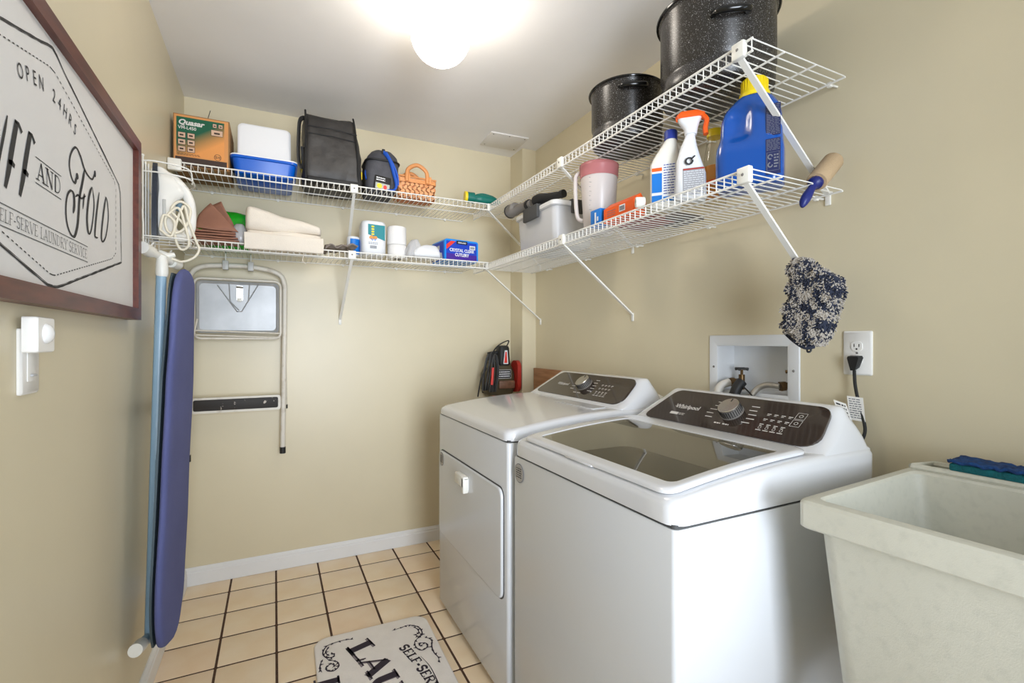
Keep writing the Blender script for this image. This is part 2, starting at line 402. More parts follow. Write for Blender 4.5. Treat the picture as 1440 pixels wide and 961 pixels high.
# ceiling access panel
t = thing('access_panel', 'square painted access panel screwed to the ceiling in the back right corner', 'panel', (1.655, 2.655, H))
T = Matrix.Translation((1.655, 2.655, 0)) @ Matrix.Rotation(math.radians(-3), 4, 'Z')
m = MB(); m.box(-.12, .12, -.10, .10, H - .008, H, .002, T); m.build('panel_board', 'ventpaint', t)
for x, y in [(-.1, .07), (-.1, -.085), (0, -.09), (.1, -.085), (.1, .08)]:
    MB().lathe([(0, 0), (.004, 0), (.004, .0015), (0, .002)], T @ Matrix.Translation((x, y, H - .0095)), 8).build('screw', 'grey', t)

# ceiling globe lamp
t = thing('ceiling_lamp', 'glowing white glass globe lamp on the ceiling', 'lamp', (0.927, 1.631, H))
LT = Matrix.Translation((0.927, 1.631, 0))
MB().lathe([(.0, H), (.075, H), (.075, H - .01), (.062, H - .03), (.05, H - .045), (0, H - .045)], LT, 32).build('canopy', 'canopy', t)
MB().lathe([(.048, H - .046)] + [(.104 * math.cos(a), H - .143 + .104 * math.sin(a)) for a in [math.radians(62 - 8 * i) for i in range(20)]] + [(0, H - .247)], LT, 40).build('globe', 'glow', t, smooth=80)

# ================================================================ wire shelves
def wire_shelf(name, label, axis, f, b, a0, a1, z, mids, braces, clips, group=None, ends=()):
    """axis 'x': runs along the back wall (f, b are y); 'y': along the right wall (f, b are x)"""
    def p(a, d, h): return Vector((a, d, h)) if axis == 'x' else Vector((d, a, h))
    t = thing(name, label, 'shelf', p((a0 + a1) / 2, b, z), group)
    rail = [(f, z, .0032), (f, z - .032, .0032), (b, z - .004, .003)] + [(d, z - .004, .0028) for d in mids]
    for d, h, r in rail: MB().tube([p(a0, d, h), p(a1, d, h)], r, 8).build('rail', 'wire', t)
    n = int(round((a1 - a0) / .0252)); w = None
    for i in range(n + 1):
        a = a0 + .003 + (a1 - a0 - .006) * i / n
        if w is None:
            w = MB().tube([p(a, b, z), p(a, f + .002, z), p(a, f, z - .003), p(a, f, z - .033)], .0017, 5).build('wire', 'wire', t)
            wa = a
        else:
            o = w.copy(); C.objects.link(o); o.parent = t; o.location = p(a - wa, 0, 0)
    for (s, e, sc) in braces:
        s = Vector(s); e = Vector(e); d = (e - s).normalized(); n_ = p(1, 0, 0)
        m = MB(); up = d.cross(n_).normalized(); wv = .007 * sc
        m.loft([[q + n_ * wv * i + up * .003 * j for i, j in ((-1, -1), (1, -1), (1, 1), (-1, 1))] for q in (s, e)])
        br = m.build('support_brace', 'wire', t, smooth=0)
        fp = p(0, -1, 0)
        q = s.copy(); q.z = z - .016
        m = MB()
        if axis == 'x': m.box(q.x - .018, q.x + .018, f - .011, f + .006, z - .036, z + .006, .003)
        else: m.box(f - .011, f + .006, q.y - .018, q.y + .018, z - .036, z + .006, .003)
        cp = m.build('brace_clip', 'plastic', t)
        sT = F(p(q.x if axis == 'x' else q.y, f - .0112, z - .014), p(1, 0, 0) if axis == 'x' else -p(1, 0, 0), (0, 0, 1))
        MB().lathe([(0, 0), (.004, 0), (.003, .0015), (0, .0015)], sT, 10).build('screw', 'grey', cp)
        MB().box(e.x - (.008 if axis == 'x' else .004), e.x + (.008 if axis == 'x' else .002), e.y - (.004 if axis == 'x' else .008), e.y + (.0 if axis == 'x' else .008), e.z - .03, e.z + .008, .002).build('wall_foot', 'wire', t)
    for a in clips:
        m = MB(); q = p(a, b + .004, z - .004)
        m.box(q.x - .006, q.x + .006, q.y - .006, q.y + .006, q.z - .008, q.z + .007, .002)
        wq = p(a, (BY if axis == 'x' else WX) - .001, z - .002)
        m.tube([q, wq], .0035, 6); m.build('wall_clip', 'plastic', t)
    for a in ends:
        m = MB(); q = p(a, f, z - .014)
        if axis == 'x': m.box(a - .004, a + .045, f - .012, f + .012, z - .038, z + .012, .004)
        m.build('end_bracket', 'plastic', t)
    return t
ZU, ZL = 1.978, 1.655
wire_shelf('wire_shelf', 'upper white wire shelf on the back wall carrying the backpack', 'x', 2.45, 2.862, .006, 1.462, ZU, (2.66,), [((.751, 2.447, ZU - .03), (.772, BY - .002, 1.69), 1)], (.12, .42, .75, 1.05, 1.35), ends=(.006,))
wire_shelf('wire_shelf', 'lower white wire shelf on the back wall carrying towels and rolls', 'x', 2.45, 2.862, .006, 1.462, ZL, (2.66,), [((.741, 2.447, ZL - .03), (.735, BY - .002, 1.345), 1)], (.12, .42, .75, 1.05, 1.35))
wire_shelf('wire_shelf', 'upper white wire shelf on the right wall carrying the black pots', 'y', 1.473, 1.862, .815, 2.69, ZU, (1.595, 1.727), [((1.471, .852, ZU - .03), (WX - .002, .885, 1.66), 1.2), ((1.471, 1.712, ZU - .03), (WX - .002, 1.77, 1.66), 1), ((1.471, 2.47, ZU - .03), (WX - .002, 2.64, 1.69), 1)], (.86, 1.3, 1.7, 2.1, 2.5))
wire_shelf('wire_shelf', 'lower white wire shelf on the right wall carrying bottles and clear bin', 'y', 1.473, 1.862, .822, 2.69, ZL, (1.595, 1.727), [((1.471, .836, ZL - .03), (WX - .002, .90, 1.345), 1.2), ((1.471, 1.70, ZL - .03), (WX - .002, 1.771, 1.345), 1), ((1.471, 2.50, ZL - .03), (WX - .002, 2.64, 1.355), 1)], (.90, 1.3, 1.7, 2.1, 2.5))

# ================================================================ washer and dryer
def strip(t, ylo, yhi, x0, zb, zt, xback, name):
    """white top cover outline with rising top surface zt(x); returns loops for the outer side"""
    out = []
    for ins, zf in ((0, lambda x: zb), (0, lambda x: zt(x) - .016), (.004, lambda x: zt(x) - .006), (.014, lambda x: zt(x) - .0005), (.03, lambda x: zt(x))):
        out.append([(x, y, zf(x)) for x, y in rl(x0 + ins, xback - ins, ylo + ins, yhi - ins, .035, 5, 14)])
    return out
def cabinet(t, ylo, yhi, x0, x1, z0, z1):
    m = MB(); m.loft([[(x, y, z) for x, y in rl(x0 + i, x1 - i, ylo + i, yhi - i, .012, 4)] for z, i in ((z0, .002), (z0 + .004, 0), (z1 - .004, 0), (z1, .002))])
    m.build('cabinet', 'enamel', t, smooth=35)
    for x in (x0 + .04, x1 - .04):
        for y in (ylo + .04, yhi - .04): MB().lathe([(0, .001), (.02, .001), (.02, .012), (.012, .014), (.012, z0 + .002), (0, z0 + .002)], Matrix.Translation((x, y, 0)), 14).build('foot', 'black', t)
def console(t, lo, hi, A, B, fy0, fy1, ty0, ty1, zbase):
    """A, B: (x, z) bottom and top of the slanted face; shell edges lo..hi at the bottom"""
    (xa, za), (xb, zb) = A, B
    dx, dz = xb - xa, zb - za
    m = MB()
    def lp(x, z, ya, yb, xr, r): return [(px, py, z) for px, py in rl(x, xr, ya, yb, r, 6, 2)]
    m.loft([lp(xa - .012, zbase, lo, hi, 1.785, .02), lp(xa - .010, za - .006, lo + .003, hi - .003, 1.784, .02), lp(xa - .004, za - .001, lo + .005, hi - .005, 1.782, .03),
            lp(xa + dx * .25, za + dz * .25, lo + .010, hi - .010, 1.779, .04), lp(xa + dx * .5, za + dz * .5, lo + .02, hi - .022, 1.775, .045), lp(xa + dx * .75, za + dz * .75, lo + .032, hi - .04, 1.764, .045), lp(xa + dx * .93, za + dz * .93, lo + .04, hi - .056, 1.752, .04), lp(xa + dx + .006, zb + .002, lo + .048, hi - .066, 1.744, .03), lp(xb + .014, zb + .005, lo + .056, hi - .076, 1.738, .02)])
    m.build('console_shell', 'enamel_top', t, smooth=50)
    L = math.hypot(dx, dz); up = Vector((dx, 0, dz)) / L
    def face(y, h): return F(Vector((xa, y, za)) + up * h, (0, -1, 0), up)
    T = face((fy0 + fy1) / 2, 0)
    c = (fy0 + fy1) / 2; pl = [(c - fy1, .004), (c - fy0, .004), (c - ty0, L - .002), (c - ty1, L - .002)]
    def rp(pl, r):
        out = []
        for i in range(4):
            p = Vector(pl[i]); a = Vector(pl[i - 1]); b = Vector(pl[(i + 1) % 4]); rr = r[i]
            p0 = p + (a - p).normalized() * rr; p1 = p + (b - p).normalized() * rr
            for k in range(7):
                u = k / 6; out.append(tuple(p0 * (1 - u) ** 2 + p * 2 * u * (1 - u) + p1 * u * u))
        return out
    poly = rp(pl, (.035, .06, .035, .03))
    cen = Vector((0, L / 2))
    m = MB(); m.loft([[(x, y, z) for x, y in (poly if not s_ else [tuple(Vector(q) + (cen - Vector(q)).normalized() * .0015) for q in poly])] for z, s_ in ((-.003, 0), (.0035, 0), (.0045, 1))], T=T)
    fp = m.build('control_panel', 'panel', t, smooth=30)
    return face, fp, L
def knob(t, T, r, h):
    k = MB().lathe([(0, -.004), (r * 1.08, -.004), (r * 1.08, .002), (r, .004), (r * .98, h * .85), (0, h * .85)], T, 36).build('dial', 'grey', t)
    m = MB()
    for i in range(30):
        a = 2 * PI * i / 30; m.box(r * .97, r * 1.02, -.0012, .0012, .004, h * .83, T=T @ Matrix.Rotation(a, 4, 'Z'))
    m.build('grip_ribs', 'black', k)
    MB().lathe([(0, h * .8), (r * .97, h * .8), (r * .97, h * .95), (r * .9, h), (0, h + .0005)], T, 36).build('dial_cap', 'chrome', k, smooth=30)
    MB().rect(-.001, .001, r * .5, r * .85, T, h + .0006).build('pointer_mark', 'ink', k)
def sticker(t, T, seed):
    s = MB().lathe([(0, 0), (.030, 0), (.030, .0006), (0, .0006)], T, 28).build('sticker', 'greyprint', t)
    MB().lathe([(0, 0), (.0275, 0), (.0275, .0003), (0, .0003)], T @ Matrix.Translation((0, 0, .0007)), 28).build('sticker_face', mat('sticker_face', (176, 172, 166), .5), s)
    m = MB(); microtext(m, -.018, .018, -.016, .018, 5, T, .0014, seed, .5); m.build('sticker_print', 'ink', s)
def panel_marks(fp, face, yk, hk, pitch, right, logo_y, logo_h, sz, badge=None):
    m = MB(); m.text('Whirlpool', sz, face(logo_y, logo_h), .0052, bold=.0006)
    T = face(logo_y, logo_h); m.ribbon(arcp(.03, .011, .035, .012, 200, 340), .0012, T, .0052)
    m.build('brand_lettering', 'print', fp, smooth=0)
    m = MB(); R = random.Random(3)
    if badge: m.rect(0, .034, 0, .011, face(*badge), .0046); microtext(m, .037, .062, 0, .011, 2, face(*badge), .0052, 5, .4)
    for i in range(5):
        for sgn in (-1, 1):
            y = yk + (-sgn) * (.052 + .006 * math.sin(i * 1.3)); h = hk - .032 + .017 * i
            w = .026; T = face(y, h)
            m.ribbon([(0, 0), (sgn * w, 0)], .0032, T, .0052)
    for x in (-.03, .0): microtext(m, x, x + .022, -.004, .004, 1, face(yk, hk - .052), .0052, 9, .6)
    m.build('cycle_print', 'print', fp, smooth=0)
    m = MB()
    for c in range(5):
        for r_ in range(3):
            y = right - c * .021 * pitch; h = .098 - r_ * .021
            T = face(y, h)
            if c < 4: m.ribbon([(0, 0), (.012, 0)], .0028, T, .0052); m.ribbon([(.001, -.005), (.009, -.005)], .002, T, .0052)
        T = face(right - c * .021 * pitch, .033)
        if c < 4: m.ribbon([(0, 0), (.016, 0)], .003, T, .0052); m.ribbon(arcp(.007, .01, .004, .005, 0, 360), .0012, T, .0052)
    m.build('option_print', 'print', fp, smooth=0)

# ---- washer
wy0, wy1, wx0 = .695, 1.394, 1.094
t = thing('washing_machine', 'white top-load washing machine with tinted glass lid, beside the utility sink', 'washing machine', ((wx0 + 1.79) / 2, (wy0 + wy1) / 2, 0))
cabinet(t, wy0, wy1, wx0 + .001, 1.78, .015, .853)
m = MB(); m.loft([[(x, y, z) for x, y in rl(wx0 + .006, 1.77, wy0 + .006, wy1 - .006, .01, 4)] for z in (.851, .861)]); m.build('seam_gap', 'gap', t)
wtop = lambda x: .9075 + (min(x, 1.58) - wx0) * .088 + .008 * math.sin(min(1, max(0, (x - wx0) / .48)) * PI)
lp = strip(t, wy0, wy1, wx0, .859, wtop, 1.79, 'x')
ox0, ox1, oy0, oy1 = 1.145, 1.50, .765, 1.318
inner = [[(x, y, wtop(x)) for x, y in rl(ox0, ox1, oy0, oy1, .05, 5, 14)], [(x, y, .862) for x, y in rl(ox0, ox1, oy0, oy1, .05, 5, 14)]]
MB().loft(lp + inner, False, False).build('top_cover', 'enamel_top', t, smooth=50)
# basket below the lid
cxx, cyy = 1.40, 1.045
m = MB()
ring = [[(x, y, .862) for x, y in rl(ox0, ox1, oy0, oy1, .05, 5, 14)]]
def circ_match(loop, r, z):
    out = []
    for x, y, _ in loop:
        a = math.atan2(y - cyy, x - cxx + 0.03); out.append((cxx - .03 + r * math.cos(a), cyy + r * math.sin(a), z))
    return out
m.loft([ring[0], [(cxx - .03 + (x - cxx + .03) * 1.08, cyy + (y - cyy) * 1.05, .835) for x, y, z in ring[0]], circ_match(ring[0], .258, .825), circ_match(ring[0], .25, .818)], False, False)
m.build('tub_ring', mat('tub_ring_plastic', (206, 204, 198), .4), t, smooth=60)
bc = cxx - .03
m = MB(); m.lathe([(.25, .82), (.246, .80), (.243, .70), (.243, .46), (.22, .43), (0, .43)][::-1], Matrix.Translation((bc, cyy, 0)), 56); 
bk = m.build('wash_basket', 'steel_dark', t, smooth=60)
bk.data.flip_normals()
m = MB(); T = Matrix.Translation((bc, cyy, 0))
for k in range(3): m.lathe([(.2425, .55 + k * .09), (.2395, .555 + k * .09), (.2395, .565 + k * .09), (.2425, .57 + k * .09)], T, 56)
m.build('basket_rib', 'steel_dark', t)
m = MB(); m.lathe([(0, .431), (.19, .431), (.17, .45), (.09, .475), (.05, .52), (.03, .53), (0, .53)], T, 40)
for k in range(6):
    m.box(.05, .17, -.008, .008, .44, .495, .005, T=T @ Matrix.Rotation(k * PI / 3, 4, 'Z'))
m.build('impeller', mat('impeller_plastic', (170, 172, 176), .4), t)
m = MB(); m.box(bc + .17, bc + .215, cyy - .05, cyy + .05, .84, .858, .006); m.build('bleach_dispenser', 'plastic', t)
# lid
lx0, lx1, ly0, ly1 = 1.104, 1.553, .722, 1.348
gx0, gx1, gy0, gy1 = 1.142, 1.480, .752, 1.30
ls = [(ins, dz) for ins, dz in ((.004, .001), (0, .004), (0, .010), (.004, .0135), (.012, .0145))]
m = MB()
L0 = [[(x, y, wtop(x) + dz) for x, y in rl(lx0 + i, lx1 - i, ly0 + i, ly1 - i, .03, 5, 14)] for i, dz in ls]
L0 += [[(x, y, wtop(x) + .0135) for x, y in rl(gx0 - .003, gx1 + .003, gy0 - .003, gy1 + .003, .02, 5, 14)], [(x, y, wtop(x) + .004) for x, y in rl(gx0, gx1, gy0, gy1, .02, 5, 14)], [(x, y, wtop(x) + .001) for x, y in rl(gx0, gx1, gy0, gy1, .02, 5, 14)]]
L0.append(L0[0])
ld = m.loft(L0, False, False).build('lid', 'enamel_top', t, smooth=45)
m = MB(); N = 14; g = []
for (h0, w) in ((.010, 0), (.0125, 0)):
    g.append([(x, y, wtop(x) + h0) for x, y in rl(gx0 + .0005, gx1 - .0005, gy0 + .0005, gy1 - .0005, .02, 5, 14)])
a = [m.b.verts.new(p) for p in g[1]]
# fan the pane in strips along x so it follows the curve
k = len(a); cv = {}
xs = [gx0 + .0005 + (gx1 - gx0 - .001) * i / 14 for i in range(15)]
m.b.clear()
rows = [[m.b.verts.new((x, gy0 + .001 + (gy1 - gy0 - .002) * j, wtop(x) + .0115)) for j in (0, 1)] for x in xs]
for r0, r1 in zip(rows, rows[1:]): m.fc([r0[0], r1[0], r1[1], r0[1]])
m.build('glass_pane', 'lidglass', ld, smooth=60)
m = MB(); m.box(lx0 - .002, lx0 + .02, 0.98, 1.10, wtop(lx0) + .001, wtop(lx0) + .006, .002); m.build('lid_lip', 'enamel_top', ld)
face, fp, L = console(t, .700, 1.388, (1.578, .9525), (1.703, 1.046), .722, 1.338, .752, 1.284, .90)
knob(t, face(1.014, .083) @ Matrix.Translation((0, 0, .004)), .033, .03)
panel_marks(fp, face, 1.014, .083, 1.0, .905, 1.232, .068, .024, (1.232, .036))
m = MB()
for h in (.106, .078):
    T = face(.812, h); m.ribbon([(-.013, -.012), (.013, -.012), (.013, .012), (-.013, .012), (-.013, -.012)], .0014, T, .0052)
    m.ribbon(arcp(0, 0, .005, .005, 0, 360), .0014, T, .0052)
m.build('button_print', 'print', fp, smooth=0)
sticker(t, F((wx0 - .0006, 1.352, .806), (0, -1, 0), (0, 0, 1)), 4)

# ---- dryer
dy0, dy1, dx0 = 1.424, 2.157, 1.087
t = thing('clothes_dryer', 'white front-load clothes dryer with square door, left of the washer', 'dryer', ((dx0 + 1.79) / 2, (dy0 + dy1) / 2, 0))
cabinet(t, dy0, dy1, dx0 + .001, 1.78, .030, .885)
m = MB(); m.loft([[(x, y, z) for x, y in rl(dx0 + .006, 1.77, dy0 + .006, dy1 - .006, .01, 4)] for z in (.883, .893)]); m.build('seam_gap', 'gap', t)
dtop = lambda x: .922 + (min(x, 1.57) - dx0) * .092 + .010 * math.sin(min(1, max(0, (x - dx0) / .48)) * PI)
lp = strip(t, dy0, dy1, dx0, .890, dtop, 1.79, 'x')
m = MB(); m.loft(lp, False, False)
m.build('top_cover', 'enamel_top', t, smooth=50)
m = MB(); rows = [[m.b.verts.new((x, y, dtop(x))) for y in (dy0 + .03, dy1 - .03)] for x in [dx0 + .03 + (1.79 - .06 - dx0) * i / 20 for i in range(21)]]
for r0, r1 in zip(rows, rows[1:]): m.fc([r0[0], r1[0], r1[1], r0[1]])
m.build('top_panel', 'enamel_top', t, smooth=60)
m = MB(); m.loft([[(dtx, y, dtop(dtx) + dz) for dtx, y in rl(1.48, 1.545, 1.50, 1.78, .01, 3, 3)] for dz in (.0005, .003)]); m.build('lint_screen_cover', 'enamel_top', t)
# door with its recessed joint
FT = F((dx0, (dy0 + dy1) / 2, 0), (0, -1, 0), (0, 0, 1)); c = (dy0 + dy1) / 2
def dl(i, r): return rl(c - 2.128 + i, c - 1.454 - i, .355 + i, .728 - i, r, 6)
MB().loft([[(x, y, z) for x, y in dl(-.004, .034)] for z in (-.001, .0006)], T=FT).build('door_joint', 'gap', t)
dr = MB().loft([[(x, y, z) for x, y in dl(i, .03)] for z, i in ((-.001, .001), (.006, .001), (.009, .003), (.0095, .006))], T=FT).build('door', 'enamel', t, smooth=50)
# door pull: a bracket plate open at the bottom
m = MB(); hx = c - 1.80
m.loft([[(hx + x, .665 + y, z) for x, y in rl(-.05, .05, -.028, .028, .012, 4)] for z in (.009, .012)], T=FT)
m.build('pull_recess', mat('pull_plate_plastic', (216, 216, 216), .35), dr)  # even pale grey plate behind the handle
m = MB(); m.box(hx - .046, hx + .052, .682, .697, .010, .034, .005, FT); m.box(hx + .030, hx + .052, .632, .694, .010, .034, .005, FT); m.box(hx - .046, hx + .05, .655, .69, .026, .034, .003, FT)
m.build('handle', 'plastic', dr)
sticker(dr, F((dx0 - .0098, 2.085, .693), (0, -1, 0), (0, 0, 1)), 8)
face, fp, L = console(t, 1.430, 2.150, (1.566, .9735), (1.690, 1.068), 1.452, 2.100, 1.485, 2.034, .92)
knob(t, face(1.767, .085) @ Matrix.Translation((0, 0, .004)), .034, .03)
panel_marks(fp, face, 1.767, .085, 1.0, 1.655, 1.975, .068, .022)
m = MB(); m.tube(cr([(1.74, 1.50, .985), (1.80, 1.50, .975), (1.85, 1.50, .93), (1.87, 1.50, .80)], 5), .03, 14); m.build('vent_pipe', 'plastic', t)

# ================================================================ utility sink
RZ = math.radians(3.8)
t = thing('utility_sink', 'speckled off-white moulded plastic utility sink right of the washer', 'sink', (1.6, .3, 0))
ST = Matrix.Translation((1.302, .588, 0)) @ Matrix.Rotation(RZ, 4, 'Z')      # local x towards the wall, local y negative towards the camera
Wd, Ln = .53, .60
def sl(x0, x1, y0, y1, z, r=.02, s=3): return [(x, y, z) for x, y in rl(x0, x1, y0, y1, r, 4, s)]
m = MB()
m.loft([sl(.05, Wd - .03, -Ln + .05, -.05, .50, .05), sl(.045, Wd - .028, -Ln + .045, -.045, .52, .05), sl(.022, Wd - .02, -Ln + .02, -.022, .868, .03), sl(.004, Wd - .004, -Ln + .004, -.004, .866, .012), sl(0, Wd, -Ln, 0, .870, .012), sl(0, Wd, -Ln, 0, .914, .012), sl(.003, Wd - .003, -Ln + .003, -.003, .919, .012), sl(.008, Wd - .008, -Ln + .008, -.008, .921, .012),
        sl(.022, .435, -Ln + .022, -.022, .921, .02), sl(.027, .430, -Ln + .027, -.027, .916, .022), sl(.05, .40, -Ln + .06, -.06, .62, .05), sl(.07, .38, -Ln + .08, -.08, .59, .06)], True, True, T=ST)
m.build('basin', 'sink', t, smooth=28)
MB().lathe([(0, 0), (.04, 0), (.04, .004), (.03, .004), (.028, -.002), (0, -.002)], ST @ Matrix.Translation((.22, -.3, .592)), 24).build('drain', 'chrome', t)
m = MB()
for pts in ([(.452, -.012), (.452, -Ln + .012)], [(.452, -.012), (.522, -.030), (.522, -Ln + .012)]):
    m.tube([ST @ Vector((x, y, .925)) for x, y in pts], .008, 8)
m.build('ledge_rim', 'sink', t)
m = MB()
for k in range(7): m.box(.445, .49, -.20 - .022 * k, -.194 - .022 * k, .920, .926, .001, ST)
m.build('soap_rib', 'sink', t)
for x in (.07, Wd - .06):
    for y in (-.08, -Ln + .08):
        m = MB(); m.box(x - .018, x + .018, y - .018, y + .018, .001, .502, .005, ST); m.build('leg', 'grey', t)
t = thing('scrub_sponge', 'blue and teal scrub sponge on the back ledge of the sink', 'sponge', (1.80, .42, .925))
SP = F((1.797, .43, .931), (.05, -1, .0), (0, 0, 1))
m = MB(); m.box(-.11, .11, 0, .018, -.036, .036, .005, SP, 3); m.build('sponge_body', 'sponge_t', t)
m = MB(); N = 26; rows = []
for i in range(N + 1):
    row = []
    for j in range(10):
        x = -.112 + .224 * i / N; y = -.037 + .074 * j / 9
        row.append(m.b.verts.new(SP @ Vector((x, .020 + .007 * noise.noise(Vector((x * 90, y * 90, 0))) + .002 * random.random(), y))))
    rows.append(row)
for a, b in zip(rows, rows[1:]):
    for j in range(9): m.fc([a[j], b[j], b[j + 1], a[j + 1]])
m.build('scouring_top', 'sponge_b', t, thick=.006)

# ================================================================ right wall fixtures
t = thing('washer_valve_box', 'white recessed wall box holding the washer taps above the washing machine', 'valve box', (WX, 1.15, 1.1))
m = MB()
fr = lambda i, z: [(x, y, z) for x, y in rl(1.15 - 1.326 + i, 1.15 - .972 - i, .93 + i, 1.243 - i, .004, 2)]
fi = lambda i, z: [(x, y, z) for x, y in rl(1.15 - 1.29 - i, 1.15 - 1.013 + i, .987 + (.055 if 1 else 0) - i, 1.204 + i, .002, 2)]
VT = FR(1.15, 0, WX)
m.loft([fr(0, 0.0005), fr(0, .003), fr(.002, .005), fi(.003, .005), fi(0, .003), fi(0, -.088), fi(0.001, -.0885)], False, False, T=VT)
m.loft([fi(0, -.088), fi(0, -.09)], T=VT)
m.build('box_shell', 'boxwhite', t, smooth=30)
for y in (1.305, .992): MB().lathe([(0, 0), (.0045, 0), (.003, .002), (0, .002)], FR(y, 1.125, WX - .0052), 10).build('screw', 'grey', t)
def tap(y, side):
    v = thing('water_tap', 'brass water tap with cross handle on the %s of the valve box' % side, 'tap', (1.955, y, 1.05))
    MB().tube([(1.955, y, 1.0435), (1.955, y, 1.098)], .011, 14).build('tap_body', 'brass', v)
    MB().tube([(1.955, y, 1.098), (1.955, y, 1.116)], .005, 8).build('stem', 'brass', v)
    m = MB(); T = Matrix.Translation((1.955, y, 1.118))
    for k in range(2):
        R_ = T @ Matrix.Rotation(k * PI / 2 + .3, 4, 'Z'); m.tube([R_ @ Vector((-.023, 0, 0)), R_ @ Vector((0, 0, .003)), R_ @ Vector((.023, 0, 0))], [.006, .0035, .006], 8)
    m.build('cross_handle', M['gap'] if side == 'left' else 'brass', v)
    sgn = 1 if side == 'left' else 1
    m = MB(); m.tube([(1.955, y, 1.072), (1.93, y + .012 * sgn, 1.072)], [.011, .012], 12); m.tube([(1.93, y + .012 * sgn, 1.072), (1.915, y + .02 * sgn, 1.07)], .017, 6); m.build('hose_nut', 'brass', v)
    return v
tap(1.228, 'left'); tap(1.030, 'right')
h = MB().tube(cr([(1.915, 1.248, 1.07), (1.885, 1.262, 1.055), (1.870, 1.262, 1.02), (1.868, 1.25, .95), (1.868, 1.24, .80)], 6), [.015] * 24 + [.013], 12).build('supply_hose', mat('white_hose', (226, 222, 214), .5), None)
tag(centre(h), 'white wrapped supply hose hanging from the left tap', 'hose')
h = MB().tube(cr([(1.915, 1.050, 1.07), (1.905, 1.09, 1.072), (1.893, 1.12, 1.055), (1.872, 1.138, 1.01), (1.866, 1.145, .95), (1.866, 1.15, .8)], 6), .010, 12).build('supply_hose', 'silver', None)
tag(centre(h), 'braided steel supply hose curving down from the right tap', 'hose')
h = MB().tube(cr([(1.893, 1.178, 1.078), (1.872, 1.185, 1.05), (1.86, 1.192, 1.0), (1.858, 1.2, .92), (1.858, 1.2, .8)], 6), .018, 14)
h.tube(cr([(1.885, 1.183, 1.072), (1.872, 1.14, 1.05), (1.86, 1.09, 1.015), (1.85, 1.05, .98)], 5), .0025, 6)
tag(centre(h.build('drain_hose', 'black', None)), 'thick black drain hose with a zip tie in the valve box', 'hose')

t = thing('wall_outlet', 'white duplex wall outlet to the right of the hanging wash mitt', 'outlet', (WX, .803, 1.187))
OT = FR(.803, 1.187, WX)
MB().loft([[(x, y, z) for x, y in rl(-.038 + i, .038 - i, -.063 + i, .063 - i, .004, 3)] for z, i in ((0.0002, 0), (.003, 0), (.0055, .003))], T=OT).build('cover_plate', 'outlet', t)
for s_ in (-1, 1):
    m = MB(); pl = [(x, y + s_ * .0195) for x, y in arcp(0, 0, .017, .0145, 0, 350, 20)]
    m.prism([(max(-.0145, min(.0145, x)), y) for x, y in pl], .005, .008, OT); rc = m.build('receptacle', 'outlet', t)
    m = MB(); m.rect(-.0075, -.0055, s_ * .0195 - .002, s_ * .0195 + .007, OT, .0079); m.rect(.0055, .0075, s_ * .0195 - .002, s_ * .0195 + .006, OT, .0079); m.lathe([(0, 0), (.0025, 0), (.0025, .0005), (0, .0006)], OT @ Matrix.Translation((0, s_ * .0195 - .008, .008)), 8)
    m.build('slot', 'black', rc, smooth=0)
MB().lathe([(0, .005), (.003, .005), (.003, .0065), (0, .007)], OT, 8).build('screw', 'grey', t)
t = thing('power_cord', 'black power cord with paper tags plugged into the right wall outlet', 'cord', (1.885, .80, 1.165))
m = MB(); m.loft([[(x, y, z) for x, y in pl] for z, pl in ((.0085, [(-.015, .012), (.015, .012), (.018, .006), (.008, -.022), (-.008, -.022), (-.018, .006)]), (.028, [(-.013, .010), (.013, .010), (.015, .005), (.006, -.030), (-.006, -.030), (-.015, .005)]))], T=OT @ Matrix.Translation((0, -.0195, 0)))
m.build('plug', 'black', t)
MB().tube(cr([(1.884, .803, 1.138), (1.882, .800, 1.10), (1.880, .792, 1.06), (1.878, .778, 1.01), (1.874, .770, .97), (1.862, .778, .93), (1.846, .79, .88), (1.84, .80, .80)], 6), .0045, 8).build('cord', 'black', t)
TT = F((1.874, .795, 1.032), (0.1, -1, -.06), (0, .1, 1))
MB().box(-.018, .022, -.035, .032, 0, .0008, T=TT).build('tag', 'outlet', t, smooth=0)
m = MB(); microtext(m, -.014, .016, -.03, .028, 9, TT, .0011, 21, .4); m.build('tag_print', 'greyprint', t, smooth=0)
TT2 = F((1.862, .818, 1.018), (0.4, -1, -.35), (0, .35, 1))
MB().box(-.018, .014, -.038, .03, 0, .0008, T=TT2).build('tag', 'outlet', t, smooth=0)
m = MB(); microtext(m, -.014, .010, -.034, .026, 6, TT2, .0011, 22, .5); m.build('tag_print', 'ink', t, smooth=0)

t = thing('wood_board', 'brown wooden board leaning on the wall behind the dryer', 'board', (1.88, 2.44, .7))
m = MB(); m.box(1.882, 1.901, 2.175, 2.695, .55, 1.052, .002); m.build('board', 'wood', t)
t['label'] = 'brown wood-grain board standing on the wall behind the dryer'

